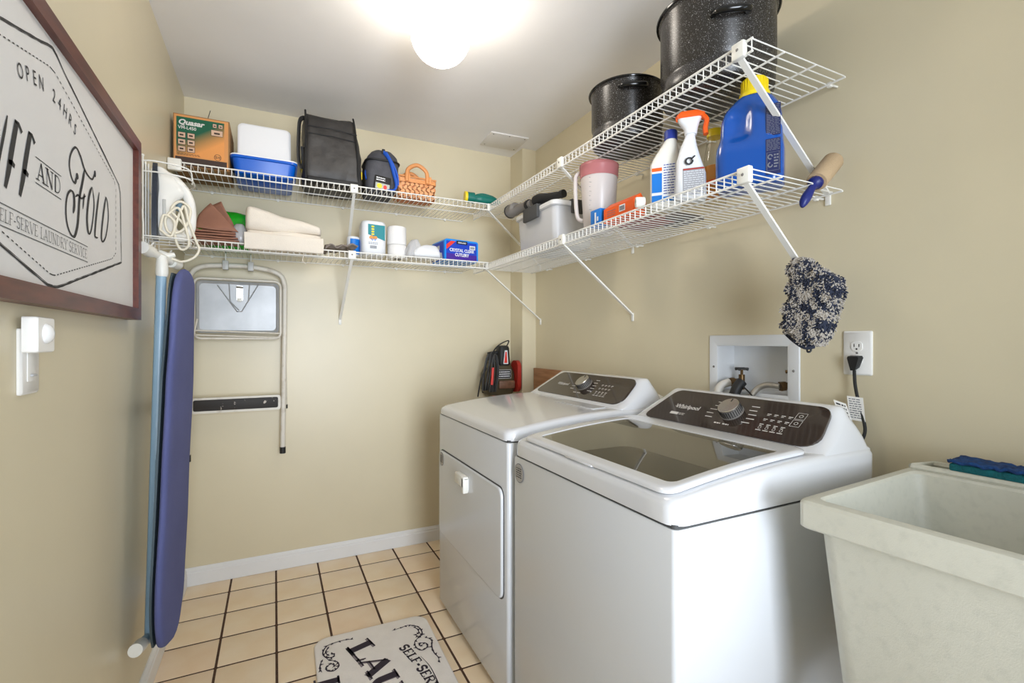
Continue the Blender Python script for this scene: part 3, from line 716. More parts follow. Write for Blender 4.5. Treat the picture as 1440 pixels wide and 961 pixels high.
# wash mitt hanging on the end of the lower right shelf brace
t = thing('wash_mitt', 'fluffy grey and navy chenille wash mitt hanging from the shelf brace', 'mitt', (1.745, .83, 1.44))
out = [(.948, 1.455), (.918, 1.462), (.880, 1.428), (.822, 1.388), (.815, 1.35), (.83, 1.30), (.855, 1.225), (.875, 1.200), (.905, 1.198), (.945, 1.222), (.968, 1.240), (.972, 1.28), (.955, 1.34), (.950, 1.40)]
out = [(y * .93 + .0, 1.22 + (z - 1.22) * .93 + .012) for y, z in out]
cyz = (sum(p[0] for p in out) / len(out), sum(p[1] for p in out) / len(out))
m = MB(); lps = []
for x, s_ in ((1.702, .72), (1.712, .9), (1.730, 1.0), (1.748, 1.0), (1.764, .9), (1.772, .72)):
    lps.append([(x, cyz[0] + (y - cyz[0]) * s_, cyz[1] + (z - cyz[1]) * s_) for y, z in out])
m.loft(lps); m.build('mitt_body', 'mitt_navy', t, smooth=60)
m = MB(); R = random.Random(5)
def inside(y, z):
    c_ = False; j = len(out) - 1
    for i in range(len(out)):
        (yi, zi), (yj, zj) = out[i], out[j]
        if (zi > z) != (zj > z) and y < (yj - yi) * (z - zi) / (zj - zi) + yi: c_ = not c_
        j = i
    return c_
def strand(p0, q):
    m.mi = 0 if noise.noise(Vector((p0.y * 55, p0.z * 30, 0))) * 1.3 + R.uniform(-.45, .45) > -.06 else 1
    m.tube([p0, (p0 + q) / 2 + Vector((0, R.uniform(-.003, .003), 0)), q], [.0021, .0023, .0013], 4)
n = 0
while n < 4200:
    y = R.uniform(.74, .92); z = R.uniform(1.19, 1.47)
    if not inside(y, z): continue
    d = min(math.hypot(y - a, z - b) for a, b in out)
    x = 1.701 + .026 * max(0, 1 - d / .026) ** 1.3
    p0 = Vector((x + .004, y, z)); strand(p0, p0 + Vector((-R.uniform(.004, .009), R.uniform(-.007, .007), R.uniform(-.010, .002)))); n += 1
for k in range(2400):
    i = R.randrange(len(out)); a_, b_ = Vector(out[i]), Vector(out[(i + 1) % len(out)]); p = a_.lerp(b_, R.random())
    o_ = (p - Vector(cyz)).normalized(); p -= o_ * .004
    p0 = Vector((R.uniform(1.706, 1.772), p.x, p.y)); k_ = 1 - .22 * max(0, (1.726 - p0.x) / .02)
    p0.y = cyz[0] + (p0.y - cyz[0]) * k_; p0.z = cyz[1] + (p0.z - cyz[1]) * k_
    strand(p0, p0 + Vector((R.uniform(-.005, .003), o_.x * R.uniform(.003, .009), o_.y * R.uniform(.003, .009) - .003)))
stuff(m.build('chenille_strands', ['mitt_grey', 'mitt_navy'], t, smooth=80))
MB().tube(cr([(1.73, .908, 1.250), (1.725, .880, 1.226), (1.72, .842, 1.204), (1.725, .818, 1.207)], 5), .006, 8).build('cuff_binding', 'mitt_navy', t)
MB().tube(cr([(1.735, .845, 1.210), (1.733, .842, 1.192), (1.738, .836, 1.194), (1.74, .838, 1.208)], 5), .003, 6).build('loop_tab', 'black', t)

# lint roller lying across the end of the lower right shelf
t = thing('lint_roller', 'lint roller with dark blue handle at the end of the lower right shelf', 'roller', (1.78, .815, 1.66))
a, b = Vector((1.750, .828, 1.662)), Vector((1.842, .836, 1.738)); d = (b - a).normalized()
RT = F(a, d.cross(Vector((0, 1, 0))), (0, 1, 0)); RT = Matrix.Translation(a) @ d.to_track_quat('Z', 'Y').to_matrix().to_4x4()
Lr = (b - a).length
MB().lathe([(.019, 0), (.026, .001), (.027, .004), (.027, Lr - .004), (.026, Lr - .001), (.019, Lr)], RT, 28).build('tape_roll', 'kraft', t)
hd = MB().tube(cr([a + d * .03, a, a - d * .012, Vector((1.728, .828, 1.640)), Vector((1.708, .834, 1.607)), Vector((1.700, .836, 1.588))], 5), [.019] * 6 + [.019] * 4 + [.015, .013, .011, .010, .010, .010, .011, .012, .013, .013, .0125, .0115, .010, .008, .006, .004], 14).build('handle', 'navy', t)

# ================================================================ things on the right shelves
def pot(label, c, r, h, z, hang, hh):
    t = thing('stock_pot', label, 'pot', (c[0], c[1], z))
    T = Matrix.Translation((c[0], c[1], z))
    m = MB(); m.lathe([(0, .002), (r * .90, .002), (r * .965, .012), (r * .985, .050), (r * .955, .060), (r * .96, .070), (r, .082), (r, h - .012), (r * 1.02, h - .006), (r * 1.05, h), (r * 1.05, h + .005), (r * 1.0, h + .007), (r * .98, h), (r * .965, .08), (r * .9, .012), (0, .008)], T, 56)
    m.build('pot_body', 'speckle', t, smooth=50)
    MB().tube([T @ Vector((r * 1.05 * math.cos(q), r * 1.05 * math.sin(q), h + .002)) for q in [2 * PI * i / 48 for i in range(48)]], .005, 8, closed=True).build('rim', 'blackgloss', t)
    for s_ in (0, PI):
        A = T @ Matrix.Rotation(hang + s_, 4, 'Z')
        pts = [A @ Vector(p) for p in cr([(r * .97, -.046, hh), (r * 1.04, -.044, hh - .004), (r * 1.16, -.036, hh - .010), (r * 1.19, 0, hh - .012), (r * 1.16, .036, hh - .010), (r * 1.04, .044, hh - .004), (r * .97, .046, hh)], 4)]
        MB().tube(pts, [.011 if i in (0, len(pts) - 1) else .010 for i in range(len(pts))], 10, sy=1.0).build('handle', 'blackgloss', t, smooth=80)
    return t
pot('small speckled black enamel stock pot standing behind the larger pot', (1.655, 1.515), .138, .215, ZU + .002, math.radians(-120), .185)
pot('largest speckled black enamel stock pot at the near end of the upper shelf', (1.663, 1.090), .170, .262, ZU + .002, math.radians(-126), .175)

def nozzle(label, pts, rad, m_, name='vacuum_attachment', cat='vacuum attachment', rings=()):
    t = thing(name, label, cat, pts[0])
    MB().tube(pts, rad, 16).build('tube', m_, t)
    for p, d, r, w in rings:
        d = Vector(d).normalized(); MB().tube([Vector(p) - d * w, Vector(p) + d * w], r, 16).build('collar', 'black', t)
    return t
nozzle('grey vacuum nozzle lying on the lid of the clear bin', [(1.518, 2.29, 1.904), (1.520, 2.23, 1.904), (1.522, 2.22, 1.898), (1.528, 2.14, 1.895), (1.532, 2.07, 1.893)], [.033, .034, .024, .023, .021], 'grey', rings=[((1.530, 2.10, 1.894), (.01, -.1, 0), .026, .010), ((1.518, 2.286, 1.904), (0, -1, 0), .0355, .004)])
nozzle('black crevice tool lying on the lid of the clear bin', [(1.535, 2.035, 1.896), (1.538, 2.00, 1.896), (1.548, 1.94, 1.891), (1.562, 1.89, 1.888), (1.572, 1.845, 1.886)], [.028, .028, .020, .017, .013], 'black', rings=[((1.570, 1.855, 1.887), (.2, -1, 0), .018, .010)])
# garden hose nozzle in the corner
t = thing('spray_nozzle', 'green hose spray nozzle with yellow collar in the shelf corner', 'nozzle', (1.42, 2.60, 2.0))
m = MB(); m.tube([(1.355, 2.500, 2.018), (1.395, 2.498, 2.016)], [.028, .030], 16); m.tube(cr([(1.395, 2.498, 2.014), (1.44, 2.495, 2.014), (1.50, 2.49, 2.012), (1.55, 2.485, 2.004)], 4), [.022] * 3 + [.026] * 6 + [.024, .018, .012, .010], 14); m.build('nozzle_body', 'teal', t)
MB().tube([(1.343, 2.502, 2.018), (1.357, 2.50, 2.018)], .030, 16).build('collar', 'yellow', t)
MB().tube(cr([(1.41, 2.498, 2.034), (1.45, 2.494, 2.043), (1.51, 2.49, 2.034)], 4), .006, 8).build('trigger', 'teal', t)

# clear storage bin
t = thing('storage_bin', 'clear plastic storage bin with white lid and dark grey latches', 'bin', (1.63, 2.03, ZL))
bz = ZL + .003
m = MB(); B0 = lambda i, z, r=.03: [(x, y, z) for x, y in rl(1.515 + i, 1.745 - i, 1.838 + i, 2.215 - i, r, 5)]
m.loft([B0(.02, bz), B0(.012, bz + .006), B0(.003, bz + .17), B0(-.004, bz + .172), B0(-.004, bz + .18), B0(.006, bz + .18), B0(.016, bz + .01), B0(.022, bz + .004)])
m.build('bin_body', 'clearbin', t)
m = MB(); m.loft([B0(-.007, bz + .176), B0(-.007, bz + .190), B0(-.003, bz + .196), B0(.012, bz + .197), B0(.02, bz + .206), B0(.03, bz + .208)]); m.build('bin_lid', mat('lid_white', (238, 238, 238), .35, alpha=.85), t)
for (x0, x1, y0, y1) in ((1.60, 1.66, 1.822, 1.834), (1.60, 1.66, 2.219, 2.232), (1.492, 1.508, 1.955, 2.095)):
    m = MB(); m.box(x0, x1, y0, y1, bz + .140, bz + .200, .004); m.box(x0 - (0 if x0 > 1.5 else 0), x1 + (.02 if x0 < 1.5 else 0), y0 if y0 > 1.9 or x0 < 1.5 else y0, y1 + (.02 if y0 < 1.9 else 0) if x0 > 1.5 else y1, bz + .196, bz + .203, .002)
    m.build('latch', 'gap', t)
# pitcher
t = thing('plastic_pitcher', 'frosted plastic pitcher with pink lid beside the clear bin', 'pitcher', (1.60, 1.60, ZL))
PT = Matrix.Translation((1.592, 1.612, ZL + .002))
MB().lathe([(0, 0), (.056, 0), (.060, .006), (.073, .2), (.077, .262), (.077, .268), (.074, .268), (.070, .2), (.057, .01), (0, .006)], PT, 40).build('pitcher_body', 'jug', t, smooth=60)
MB().lathe([(.0758, .226), (.0768, .226), (.0785, .262), (.0795, .266), (.0795, .278), (.074, .282), (.05, .278), (0, .278)], PT, 40).build('pitcher_lid', 'juglid', t, smooth=60)
HT = PT @ Matrix.Rotation(math.radians(135), 4, 'Z')
MB().tube([HT @ Vector(p) for p in cr([(.070, 0, .256), (.086, 0, .256), (.097, 0, .235), (.096, 0, .15), (.090, 0, .085), (.078, 0, .065), (.060, 0, .06)], 5)], .0085, 10, sy=1.2).build('handle', 'jug', t, smooth=80)
m = MB(); GT = PT @ F((0, -.0715, .13), (1, 0, 0), (0, 0, 1))
for k in range(8): m.ribbon([(-.052, -.05 + k * .018), (-.046 if k % 2 else -.042, -.05 + k * .018)], .0016, PT @ Matrix.Rotation(math.radians(-12), 4, 'Z') @ F((-.02, -.066, .13), (1, 0, 0), (0, 0, 1)), 0)
m.build('measure_marks', 'greyprint', t, smooth=0)
# small boxes
def carton(name, label, cat, c, sx, sy, sz, rz, m_, deco=None, group=None):
    t = thing(name, label, cat, c, group)
    T = Matrix.Translation(c) @ Matrix.Rotation(rz, 4, 'Z')
    MB().box(-sx / 2, sx / 2, -sy / 2, sy / 2, 0, sz, .0015, T).build('carton', m_, t)
    if deco: deco(t, T)
    return t
def deco_blue(t, T):
    f = T @ F((-.0186, 0, .032), (0, -1, 0), (0, 0, 1))
    m = MB(); m.rect(-.003, .006, -.020, .022, f, .0002); m.rect(.012, .020, -.012, .004, f, .0002); m.build('printed_mark', 'labelwhite', t, smooth=0)
carton('small_box', 'small blue cardboard box standing beside the orange box', 'box', (1.519, 1.512, ZL + .002), .036, .062, .066, 0, 'labelblue', deco_blue)
t = thing('small_box', 'orange wedge-topped box at the shelf edge below the pitcher', 'box', (1.53, 1.38, ZL + .002))
m = MB(); pr = [(0, 0), (.055, 0), (.055, .045), (.032, .075), (.0, .052)]
m.loft([[(1.502 + x, y, ZL + .002 + z) for x, z in pr] for y in (1.295, 1.46)]); m.build('carton', 'orangebox', t, smooth=0)
f = FR(1.37, ZL + .03, 1.5015); m = MB(); m.rect(0, .032, -.005, .018, f, .0002); m.build('barcode_label', 'labelwhite', t, smooth=0)
m = MB(); 
for k in range(9): m.rect(.003 + k * .003, .0045 + k * .003, -.002, .014, f, .0009)
microtext(m, -.07, -.02, -.01, .015, 3, f, .0006, 31, .3)
m.build('barcode', 'greyprint', t, smooth=0)
t = thing('cap_roll', 'small white cylinder lying on its side left of the bleach bottle', 'cap', (1.56, 1.30, ZL))
m = MB(); m.lathe([(0, 0), (.015, 0), (.017, .002), (.017, .028), (.015, .03), (.011, .03), (.011, .026), (0, .026)], F((1.487, 1.222, ZL + .0195), (0, 1, 0), (0, .0, 1)) @ Matrix.Rotation(2.6, 4, 'Y'), 20); m.build('cap_shell', 'plastic', t)
for (c, s_, k, l_) in (((1.66, 1.40), (.12, .20, .012), 'redprint', 'flat red packet lying under the orange box'), ((1.72, 1.32), (.14, .14, .014), 'grey', 'flat grey packet lying behind the orange box')):
    o = MB().box(c[0] - s_[0] / 2, c[0] + s_[0] / 2, c[1] - s_[1] / 2, c[1] + s_[1] / 2, ZL + .002, ZL + .002 + s_[2], .004).build('flat_packet', mat('packet_' + k, (150, 90, 84) if k == 'redprint' else (110, 104, 100), .5), None)
    tag(centre(o), l_, 'packet')

def bottle_loops(secs, T):
    """secs: (z, half width, half depth, corner, shift)"""
    return [[T @ Vector((x + sh, y, z)) for x, y in rl(-w, w, -d, d, min(w, d) * c, 6, 2)] for z, w, d, c, sh in secs]
# a frame whose local -y faces the camera side (local x to the right in the picture)
def BT(x, y, ang): return Matrix.Translation((x, y, ZL + .003)) @ Matrix.Rotation(math.radians(ang), 4, 'Z')
# bleach bottle
t = thing('bleach_bottle', 'white bleach bottle with blue cap and blue label', 'bottle', (1.575, 1.215, ZL))
T = BT(1.566, 1.210, -50) @ Matrix.Diagonal((1, 1, .96, 1))
MB().loft(bottle_loops([(0, .044, .03, .7, 0), (.006, .049, .034, .7, 0), (.15, .049, .034, .7, 0), (.18, .040, .030, .8, .004), (.215, .026, .022, .9, .012), (.235, .018, .018, 1, .016), (.243, .018, .018, 1, .016)], T)).build('bottle_body', 'plastic', t, smooth=60)
MB().tube([T @ Vector(p) for p in cr([(.028, 0, .222), (.046, 0, .20), (.052, 0, .17), (.047, 0, .14)], 4)], .009, 10).build('handle', 'plastic', t)
MB().lathe([(0, .235), (.021, .235), (.021, .262), (.019, .266), (0, .266)], T @ Matrix.Translation((.016, 0, 0)), 22).build('cap', 'bluecap', t)
f = T @ F((0, -.0345, 0), (1, 0, 0), (0, 0, 1))
lb = MB().rect(-.040, .034, .018, .145, f).build('label', 'labelwhite', t, smooth=0)
m = MB(); m.rect(-.040, -.008, .050, .115, f, .0008); m.rect(-.040, -.008, .018, .040, f, .0008); m.rect(-.004, .034, .018, .034, f, .0008); m.build('label_panel', 'labelblue', lb, smooth=0)
m = MB(); m.rect(-.040, -.008, .122, .134, f, .0008); m.build('label_band', 'orange', lb, smooth=0)
m = MB(); microtext(m, -.003, .033, .04, .145, 12, f, .0010, 3, .35); m.build('label_print', 'bluecap', lb, smooth=0)
# trigger spray bottle
t = thing('spray_bottle', 'white trigger spray bottle with orange nozzle', 'bottle', (1.565, 1.13, ZL))
T = BT(1.566, 1.103, -46) @ Matrix.Diagonal((1, 1, .885, 1))
MB().loft(bottle_loops([(0, .040, .026, .7, 0), (.005, .046, .03, .7, 0), (.09, .044, .028, .7, .0), (.14, .036, .025, .8, -.006), (.19, .024, .02, .9, -.006), (.225, .015, .015, 1, -.002), (.24, .014, .014, 1, 0)], T)).build('bottle_body', 'labelwhite', t, smooth=60)
MB().loft(bottle_loops([(.232, .018, .018, .9, 0), (.252, .020, .018, .9, 0), (.275, .030, .017, .8, -.004), (.292, .037, .016, .8, -.004), (.298, .032, .013, .8, -.004)], T)).build('spray_head', 'labelwhite', t, smooth=60)
m = MB(); m.loft(bottle_loops([(.288, .040, .0175, .7, -.002), (.302, .042, .0165, .7, .0), (.313, .028, .012, .7, -.004)], T)); m.tube([T @ Vector((-.036, 0, .294)), T @ Vector((-.044, 0, .292))], .008, 10)
m.tube([T @ Vector(p) for p in cr([(.030, 0, .297), (.046, 0, .28), (.042, 0, .25), (.044, 0, .228)], 4)], .008, 8, sy=1.6); m.build('trigger', 'orange', t)
f = T @ F((0, -.0302, 0), (1, 0, 0), (0, 0, 1))
lb = MB().rect(-.022, .038, .012, .105, f).build('label', mat('silver_label', (170, 170, 176), .4), t, smooth=0)
m = MB(); microtext(m, -.020, .036, .014, .096, 11, f, .001, 13, .3); m.build('label_print', 'labelwhite', lb, smooth=0)
m = MB(); m.rect(-.022, .038, .098, .103, f, .0009); m.build('label_band', 'red', lb, smooth=0)
m = MB(); m.ribbon(arcp(-.005, .128, .010, .011, 30, 380), .006, f @ Matrix.Translation((0, 0, .002)), .001); m.ribbon([(.0, .132), (.012, .145)], .005, f, .003); m.build('logo', 'ink', t, smooth=0)
# jar
t = thing('glass_jar', 'clear glass jar with yellow lid behind the spray bottle', 'jar', (1.68, 1.117, ZL))
T = Matrix.Translation((1.682, 1.112, ZL + .003))
MB().lathe([(0, 0), (.030, 0), (.034, .005), (.034, .15), (.028, .19), (.022, .215), (.022, .232), (0, .232)], T, 30).build('jar_glass', 'jarglass', t, smooth=60)
MB().lathe([(0, .222), (.025, .222), (.025, .242), (.022, .246), (0, .246)], T, 26).build('jar_lid', 'yellow', t)
m = MB(); m.lathe([(.0345, .03), (.0348, .03), (.0348, .125), (.0345, .125)], T, 30); m.build('label', 'amber', t, smooth=60)
m = MB(); m.lathe([(.0349, .06), (.0352, .06), (.0352, .078), (.0349, .078)], T, 30); m.build('label_band', 'orange', t, smooth=60)
# detergent jug
t = thing('detergent_jug', 'large blue laundry detergent jug with yellow cap at the near shelf end', 'jug', (1.64, .957, ZL))
T = BT(1.640, .952, -58)
secs = [(0, .084, .050, .6, 0), (.008, .092, .056, .6, 0), (.10, .093, .056, .6, 0), (.125, .090, .054, .6, 0), (.15, .084, .050, .6, .004), (.20, .082, .048, .65, .004), (.23, .074, .045, .75, .006), (.255, .055, .038, .9, .010), (.27, .036, .034, 1, .012)]
def lerp_secs(secs, n):
    out = []
    for p, q in zip(secs, secs[1:]):
        for k in range(n): out.append(tuple(p[i] + (q[i] - p[i]) * k / n for i in range(5)))
    return out + [secs[-1]]
ls_ = []
for z, w, d, c_, sh in lerp_secs(secs, 3):
    w *= .96; lp_ = []
    for x, y in rl(-w, w, -d, d, min(w, d) * c_, 6, 9):
        g = math.exp(-((x + .030) / .030) ** 4 - ((z - .183) / .046) ** 4)
        if y < 0: y += .022 * g
        lp_.append(T @ Vector((x + sh, y, z)))
    ls_.append(lp_)
MB().loft(ls_).build('jug_body', 'detergent', t, smooth=70, sub=1)
MB().lathe([(0, .262), (.040, .262), (.041, .268), (.040, .275), (.036, .280), (.034, .312), (.031, .316), (0, .316)], T @ Matrix.Translation((.012, 0, 0)), 28).build('cap', 'yellow', t)
m = MB()
for k in range(26): m.box(.0345, .0362, -.001, .001, .282, .310, T=T @ Matrix.Translation((.012, 0, 0)) @ Matrix.Rotation(2 * PI * k / 26, 4, 'Z'))
m.build('cap_ribs', 'yellow', t)
f = T @ F((.045, -.0562, 0), (1, 0, 0), (0, 0, 1))
lb = MB().rect(0, .036, .02, .118, f, .0).build('label', mat('label_navy', (22, 34, 84), .4), t, smooth=0)
f2 = T @ F((.045, -.0515, 0), (1, 0, 0), (0, .0, 1))
m = MB(); m.rect(0, .036, .128, .215, f2, .0).build('label', M['label_navy'] if 'label_navy' in M else bpy.data.materials['label_navy'], t, smooth=0)
m = MB(); microtext(m, .002, .034, .13, .213, 18, f2, .0012, 41, .32); microtext(m, .002, .034, .085, .116, 8, f, .0012, 42, .32)
m.ribbon([(.003, .03), (.033, .03), (.033, .08), (.003, .08), (.003, .03)], .001, f, .0012); m.ribbon(arcp(.011, .068, .005, .006, 0, 300), .003, f, .0012); m.ribbon(arcp(.011, .046, .005, .006, 90, 360), .003, f, .0012); microtext(m, .020, .031, .036, .076, 5, f, .0012, 43, .5)
m.build('label_print', 'greyprint', t, smooth=0)

# ================================================================ things on the upper back shelf
zU = ZU + .003
# cardboard box
t = thing('cardboard_box', 'orange and green printed cardboard box at the left end of the upper back shelf', 'box', (.115, 2.62, ZU))
MB().box(.012, .222, 2.505, 2.76, zU, zU + .225, .0015).build('carton', 'cardside', t)
f = FB(.012, zU, 2.5045)
gm = bpy.data.materials.new('box_print'); gm.use_nodes = True; nt = gm.node_tree; b = nt.nodes['Principled BSDF']; b.inputs['Roughness'].default_value = .45
tc = nt.nodes.new('ShaderNodeTexCoord'); dt = nt.nodes.new('ShaderNodeVectorMath'); dt.operation = 'DOT_PRODUCT'; dt.inputs[1].default_value = (-.55, 0, .84)
mr = nt.nodes.new('ShaderNodeMapRange'); rp_ = nt.nodes.new('ShaderNodeValToRGB')
nt.links.new(tc.outputs['Object'], dt.inputs[0]); nt.links.new(dt.outputs['Value'], mr.inputs[0]); nt.links.new(mr.outputs[0], rp_.inputs[0]); nt.links.new(rp_.outputs[0], b.inputs['Base Color'])
mr.inputs[1].default_value = .0; mr.inputs[2].default_value = .2
rp_.color_ramp.elements[0].color = (*lin((228, 152, 80)), 1); rp_.color_ramp.elements[0].position = .30
rp_.color_ramp.elements[1].color = (*lin((0, 88, 60)), 1); rp_.color_ramp.elements[1].position = .66
pan = MB().rect(.004, .205, .004, .221, f, 0).build('front_face', 'card', t, smooth=0)
pr = MB().rect(.012, .190, .044, .212, f, .0008).build('front_print', gm, t, smooth=0)
MB().rect(.008, .200, .004, .040, f, .0008).build('bottom_band', 'card_dark', t, smooth=0)
m = MB(); m.text('Quasar', .031, f @ Matrix.Translation((.018, .180, 0)), .0018, bold=.0012, shear=.25, sx=1.02); m.build('lettering', 'print', t, smooth=0); m = MB()
m.text('VM-L450', .019, f @ Matrix.Translation((.018, .160, 0)), .0018, bold=.0004, sx=.95); m.build('lettering', 'print', t, smooth=0)
m2 = MB(); icon = mat('icon_pale', (212, 178, 152), .5)
for i in range(2):
    for j in range(3):
        x, y = .018 + i * .034, .122 - j * .030
        MB().loft([[(a, b_, z) for a, b_ in rl(x, x + .027, y, y + .023, .003, 2)] for z in (.0012, .0020)], T=f).build('icon_tile', icon, t, smooth=0)
        m2.ribbon([(x, y), (x + .027, y), (x + .027, y + .023), (x, y + .023), (x, y)], .0022, f, .0024); m2.rect(x + .006, x + .02, y + .008, y + .015, f, .0021)
for (x, y, w, h) in ((.146, .186, .015, .017), (.168, .186, .016, .017), (.140, .150, .044, .026)):
    MB().rect(x, x + w, y, y + h, f, .0014).build('icon_tile', icon, t, smooth=0); m2.ribbon([(x, y), (x + w, y), (x + w, y + h), (x, y + h), (x, y)], .002, f, .0024); m2.rect(x + w * .25, x + w * .75, y + h * .3, y + h * .6, f, .0021)
m2.ribbon(arcp(.165, .056, .013, .013, 0, 360, 20), .002, f, .0018); microtext(m2, .155, .175, .050, .062, 2, f, .0018, 5, .5)
microtext(m2, .016, .10, .046, .056, 2, f, .0018, 6, .4)
m2.build('icon_outline', 'card_dark', t, smooth=0)
o = MB().box(.07, .13, 2.52, 2.60, zU + .224, zU + .229, .001).build('carton_flap', 'cardside', t)
tag(centre(MB().tube([(.078, 2.868, 2.17), (.088, 2.82, 2.235), (.112, 2.74, 2.285), (.128, 2.71, 2.325)], .0016, 6).build('bent_wire', 'gap', None)), 'thin bent wire sticking up behind the cardboard box', 'wire')
# blue tub + white lid
t = thing('plastic_tub', 'bright blue plastic tub with white rim beside the cardboard box', 'tub', (.36, 2.62, ZU))
B1 = lambda i, z, r=.03: [(x, y, z) for x, y in rl(.228 + i, .498 - i, 2.485 + i, 2.80 - i, r, 5)]
MB().loft([B1(.018, zU), B1(.013, zU + .004), B1(.003, zU + .066), B1(-.004, zU + .068), B1(-.004, zU + .078), B1(.004, zU + .078), B1(.016, zU + .008), B1(.02, zU + .005)]).build('tub_body', 'blue', t)
MB().loft([B1(-.005, zU + .078), B1(-.005, zU + .083), B1(.0, zU + .085), B1(.006, zU + .085), B1(.006, zU + .078)], True, True).build('rim', 'whitelid', t)
t = thing('container_lid', 'white rectangular lid leaning upright in the blue tub', 'lid', (.36, 2.6, zU + .09))
LTm = F((.362, 2.55, zU + .087), (1, .0, 0), (0, .16, 1))
MB().loft([[(x, y, z) for x, y in rl(-.112 + i, .112 - i, i, .175 - i, .025, 6)] for z, i in ((-.022, .006), (-.006, 0), (0, 0), (.004, .004), (.005, .012))], T=LTm).build('lid_plate', 'whitelid', t)
# backpack
t = thing('backpack', 'large black insulated backpack in the middle of the upper back shelf', 'bag', (.66, 2.6, ZU))
secs = []
for z, x0, x1, y0, y1 in ((0, .545, .79, 2.51, 2.73), (.03, .530, .800, 2.49, 2.74), (.12, .528, .792, 2.487, 2.73), (.22, .530, .782, 2.49, 2.715), (.30, .532, .772, 2.50, 2.69), (.335, .534, .766, 2.515, 2.66), (.345, .536, .763, 2.53, 2.64)):
    secs.append([(x, y, zU + z + (.012 * (abs(x - .65) / .12) ** 2 - .010 if z > .29 else 0)) for x, y in rl(x0, x1, y0, y1, .025, 4, 6)])
m = MB(); m.loft(secs)
bmesh.ops.subdivide_edges(m.b, edges=m.b.edges[:], cuts=2, use_grid_fill=True)
m.lump(.009, 12, 3, zU); m.lump(.0035, 40, 1, zU)
m.build('bag_body', 'blackcloth', t, smooth=70)
for x in (.536, .778):
    MB().tube(cr([(x, 2.492, zU + .02), (x - .004 if x > .6 else x, 2.482, zU + .12), (x - .01 if x > .6 else x, 2.486, zU + .22), (x - .018 if x > .6 else x, 2.50, zU + .31), (x - .022 if x > .6 else x, 2.52, zU + .352)], 5), .0045, 8).build('piping', 'black', t)
for zz in (.27, .235):
    MB().tube([(.545, 2.484 + .006, zU + zz), (.65, 2.483, zU + zz - .002), (.77, 2.49, zU + zz - .008)], .0025, 6).build('seam', 'black', t)
MB().tube(cr([(.532, 2.52, zU + .315), (.512, 2.505, zU + .29), (.506, 2.50, zU + .22), (.505, 2.50, zU + .12), (.514, 2.50, zU + .07), (.528, 2.51, zU + .09), (.524, 2.51, zU + .17)], 6), .010, 8, sy=.35).build('shoulder_strap', 'black', t)
MB().box(.545, .79, 2.486, 2.50, zU + .002, zU + .03, .004).build('base_band', 'black', t)
for (x, z) in ((.524, .09), (.795, .075)):
    MB().box(x - .006, x + .006, 2.52, 2.60, zU + z - .02, zU + z + .02, .003).build('yellow_tab', 'yellow', t)
# lunch cooler
t = thing('lunch_bag', 'small dark grey lunch cooler bag with blue strap', 'bag', (.895, 2.6, ZU))
secs = []
for z, x0, x1, y0, y1, r in ((0, .825, .965, 2.51, 2.68, .03), (.03, .818, .975, 2.50, 2.69, .035), (.10, .815, .985, 2.50, 2.69, .04), (.16, .822, .99, 2.505, 2.68, .045), (.20, .835, .985, 2.52, 2.665, .05), (.232, .86, .965, 2.55, 2.64, .045), (.240, .89, .94, 2.575, 2.62, .02)):
    secs.append([(x, y, zU + z) for x, y in rl(x0, x1, y0, y1, r, 4, 3)])
m = MB(); m.loft(secs); bmesh.ops.subdivide_edges(m.b, edges=m.b.edges[:], cuts=1, use_grid_fill=True); m.lump(.003, 25, 7, zU)
m.build('bag_body', mat('charcoal_cloth', (74, 74, 80), .7, var=.15, scale=30, bump=.4, bscale=160), t, smooth=70)
MB().tube([(x, y - .002 if y < 2.6 else y, zU + .165) for x, y in rl(.820, .991, 2.502, 2.684, .045, 5, 2)], .005, 8, closed=True).build('zip_band', 'black', t)
MB().tube(cr([(.905, 2.520, zU + .215), (.93, 2.492, zU + .17), (.950, 2.484, zU + .10), (.962, 2.478, zU + .04), (.950, 2.474, zU + .012), (.925, 2.476, zU + .010), (.90, 2.482, zU + .012)], 6), .009, 8, sy=.5).build('strap', mat('blue_strap', (24, 84, 190), .6), t)
MB().tube(cr([(.918, 2.512, zU + .21), (.945, 2.486, zU + .15), (.968, 2.482, zU + .09), (.972, 2.480, zU + .04)], 6), .006, 8, sy=.5).build('strap', bpy.data.materials['blue_strap'], t)
MB().tube(cr([(.824, 2.55, zU + .12), (.815, 2.52, zU + .09), (.818, 2.51, zU + .06)], 5), .008, 8, sy=.5).build('strap', bpy.data.materials['blue_strap'], t)
MB().box(.898, .914, 2.514, 2.524, zU + .205, zU + .228, .003).build('clip', 'black', t)
t = thing('flat_pouch', 'small clear printed pouch leaning on the lunch bag', 'pouch', (.89, 2.48, ZU))
f = F((.885, 2.475, zU + .001), (1, -.02, -.12), (.1, .1, 1))
MB().box(-.035, .045, .0, .075, -.004, .004, .002, T=f).build('pouch_body', 'black', t)
m = MB(); m.rect(-.030, .040, .004, .036, f, .0045); m.build('pouch_window', mat('pouch_pale', (170, 176, 170), .3), t, smooth=0)
m = MB(); m.flat(arcp(-.010, .020, .013, .013, 0, 350, 14), .0055, f); m.build('yellow_item', 'yellow', t, smooth=0)
m = MB(); m.flat(arcp(.018, .018, .009, .011, 0, 350, 12), .0055, f); m.build('red_item', 'redprint', t, smooth=0)
m = MB(); microtext(m, -.028, .015, .046, .068, 2, f, .0046, 50, .5); m.build('pouch_print', 'labelwhite', t, smooth=0)
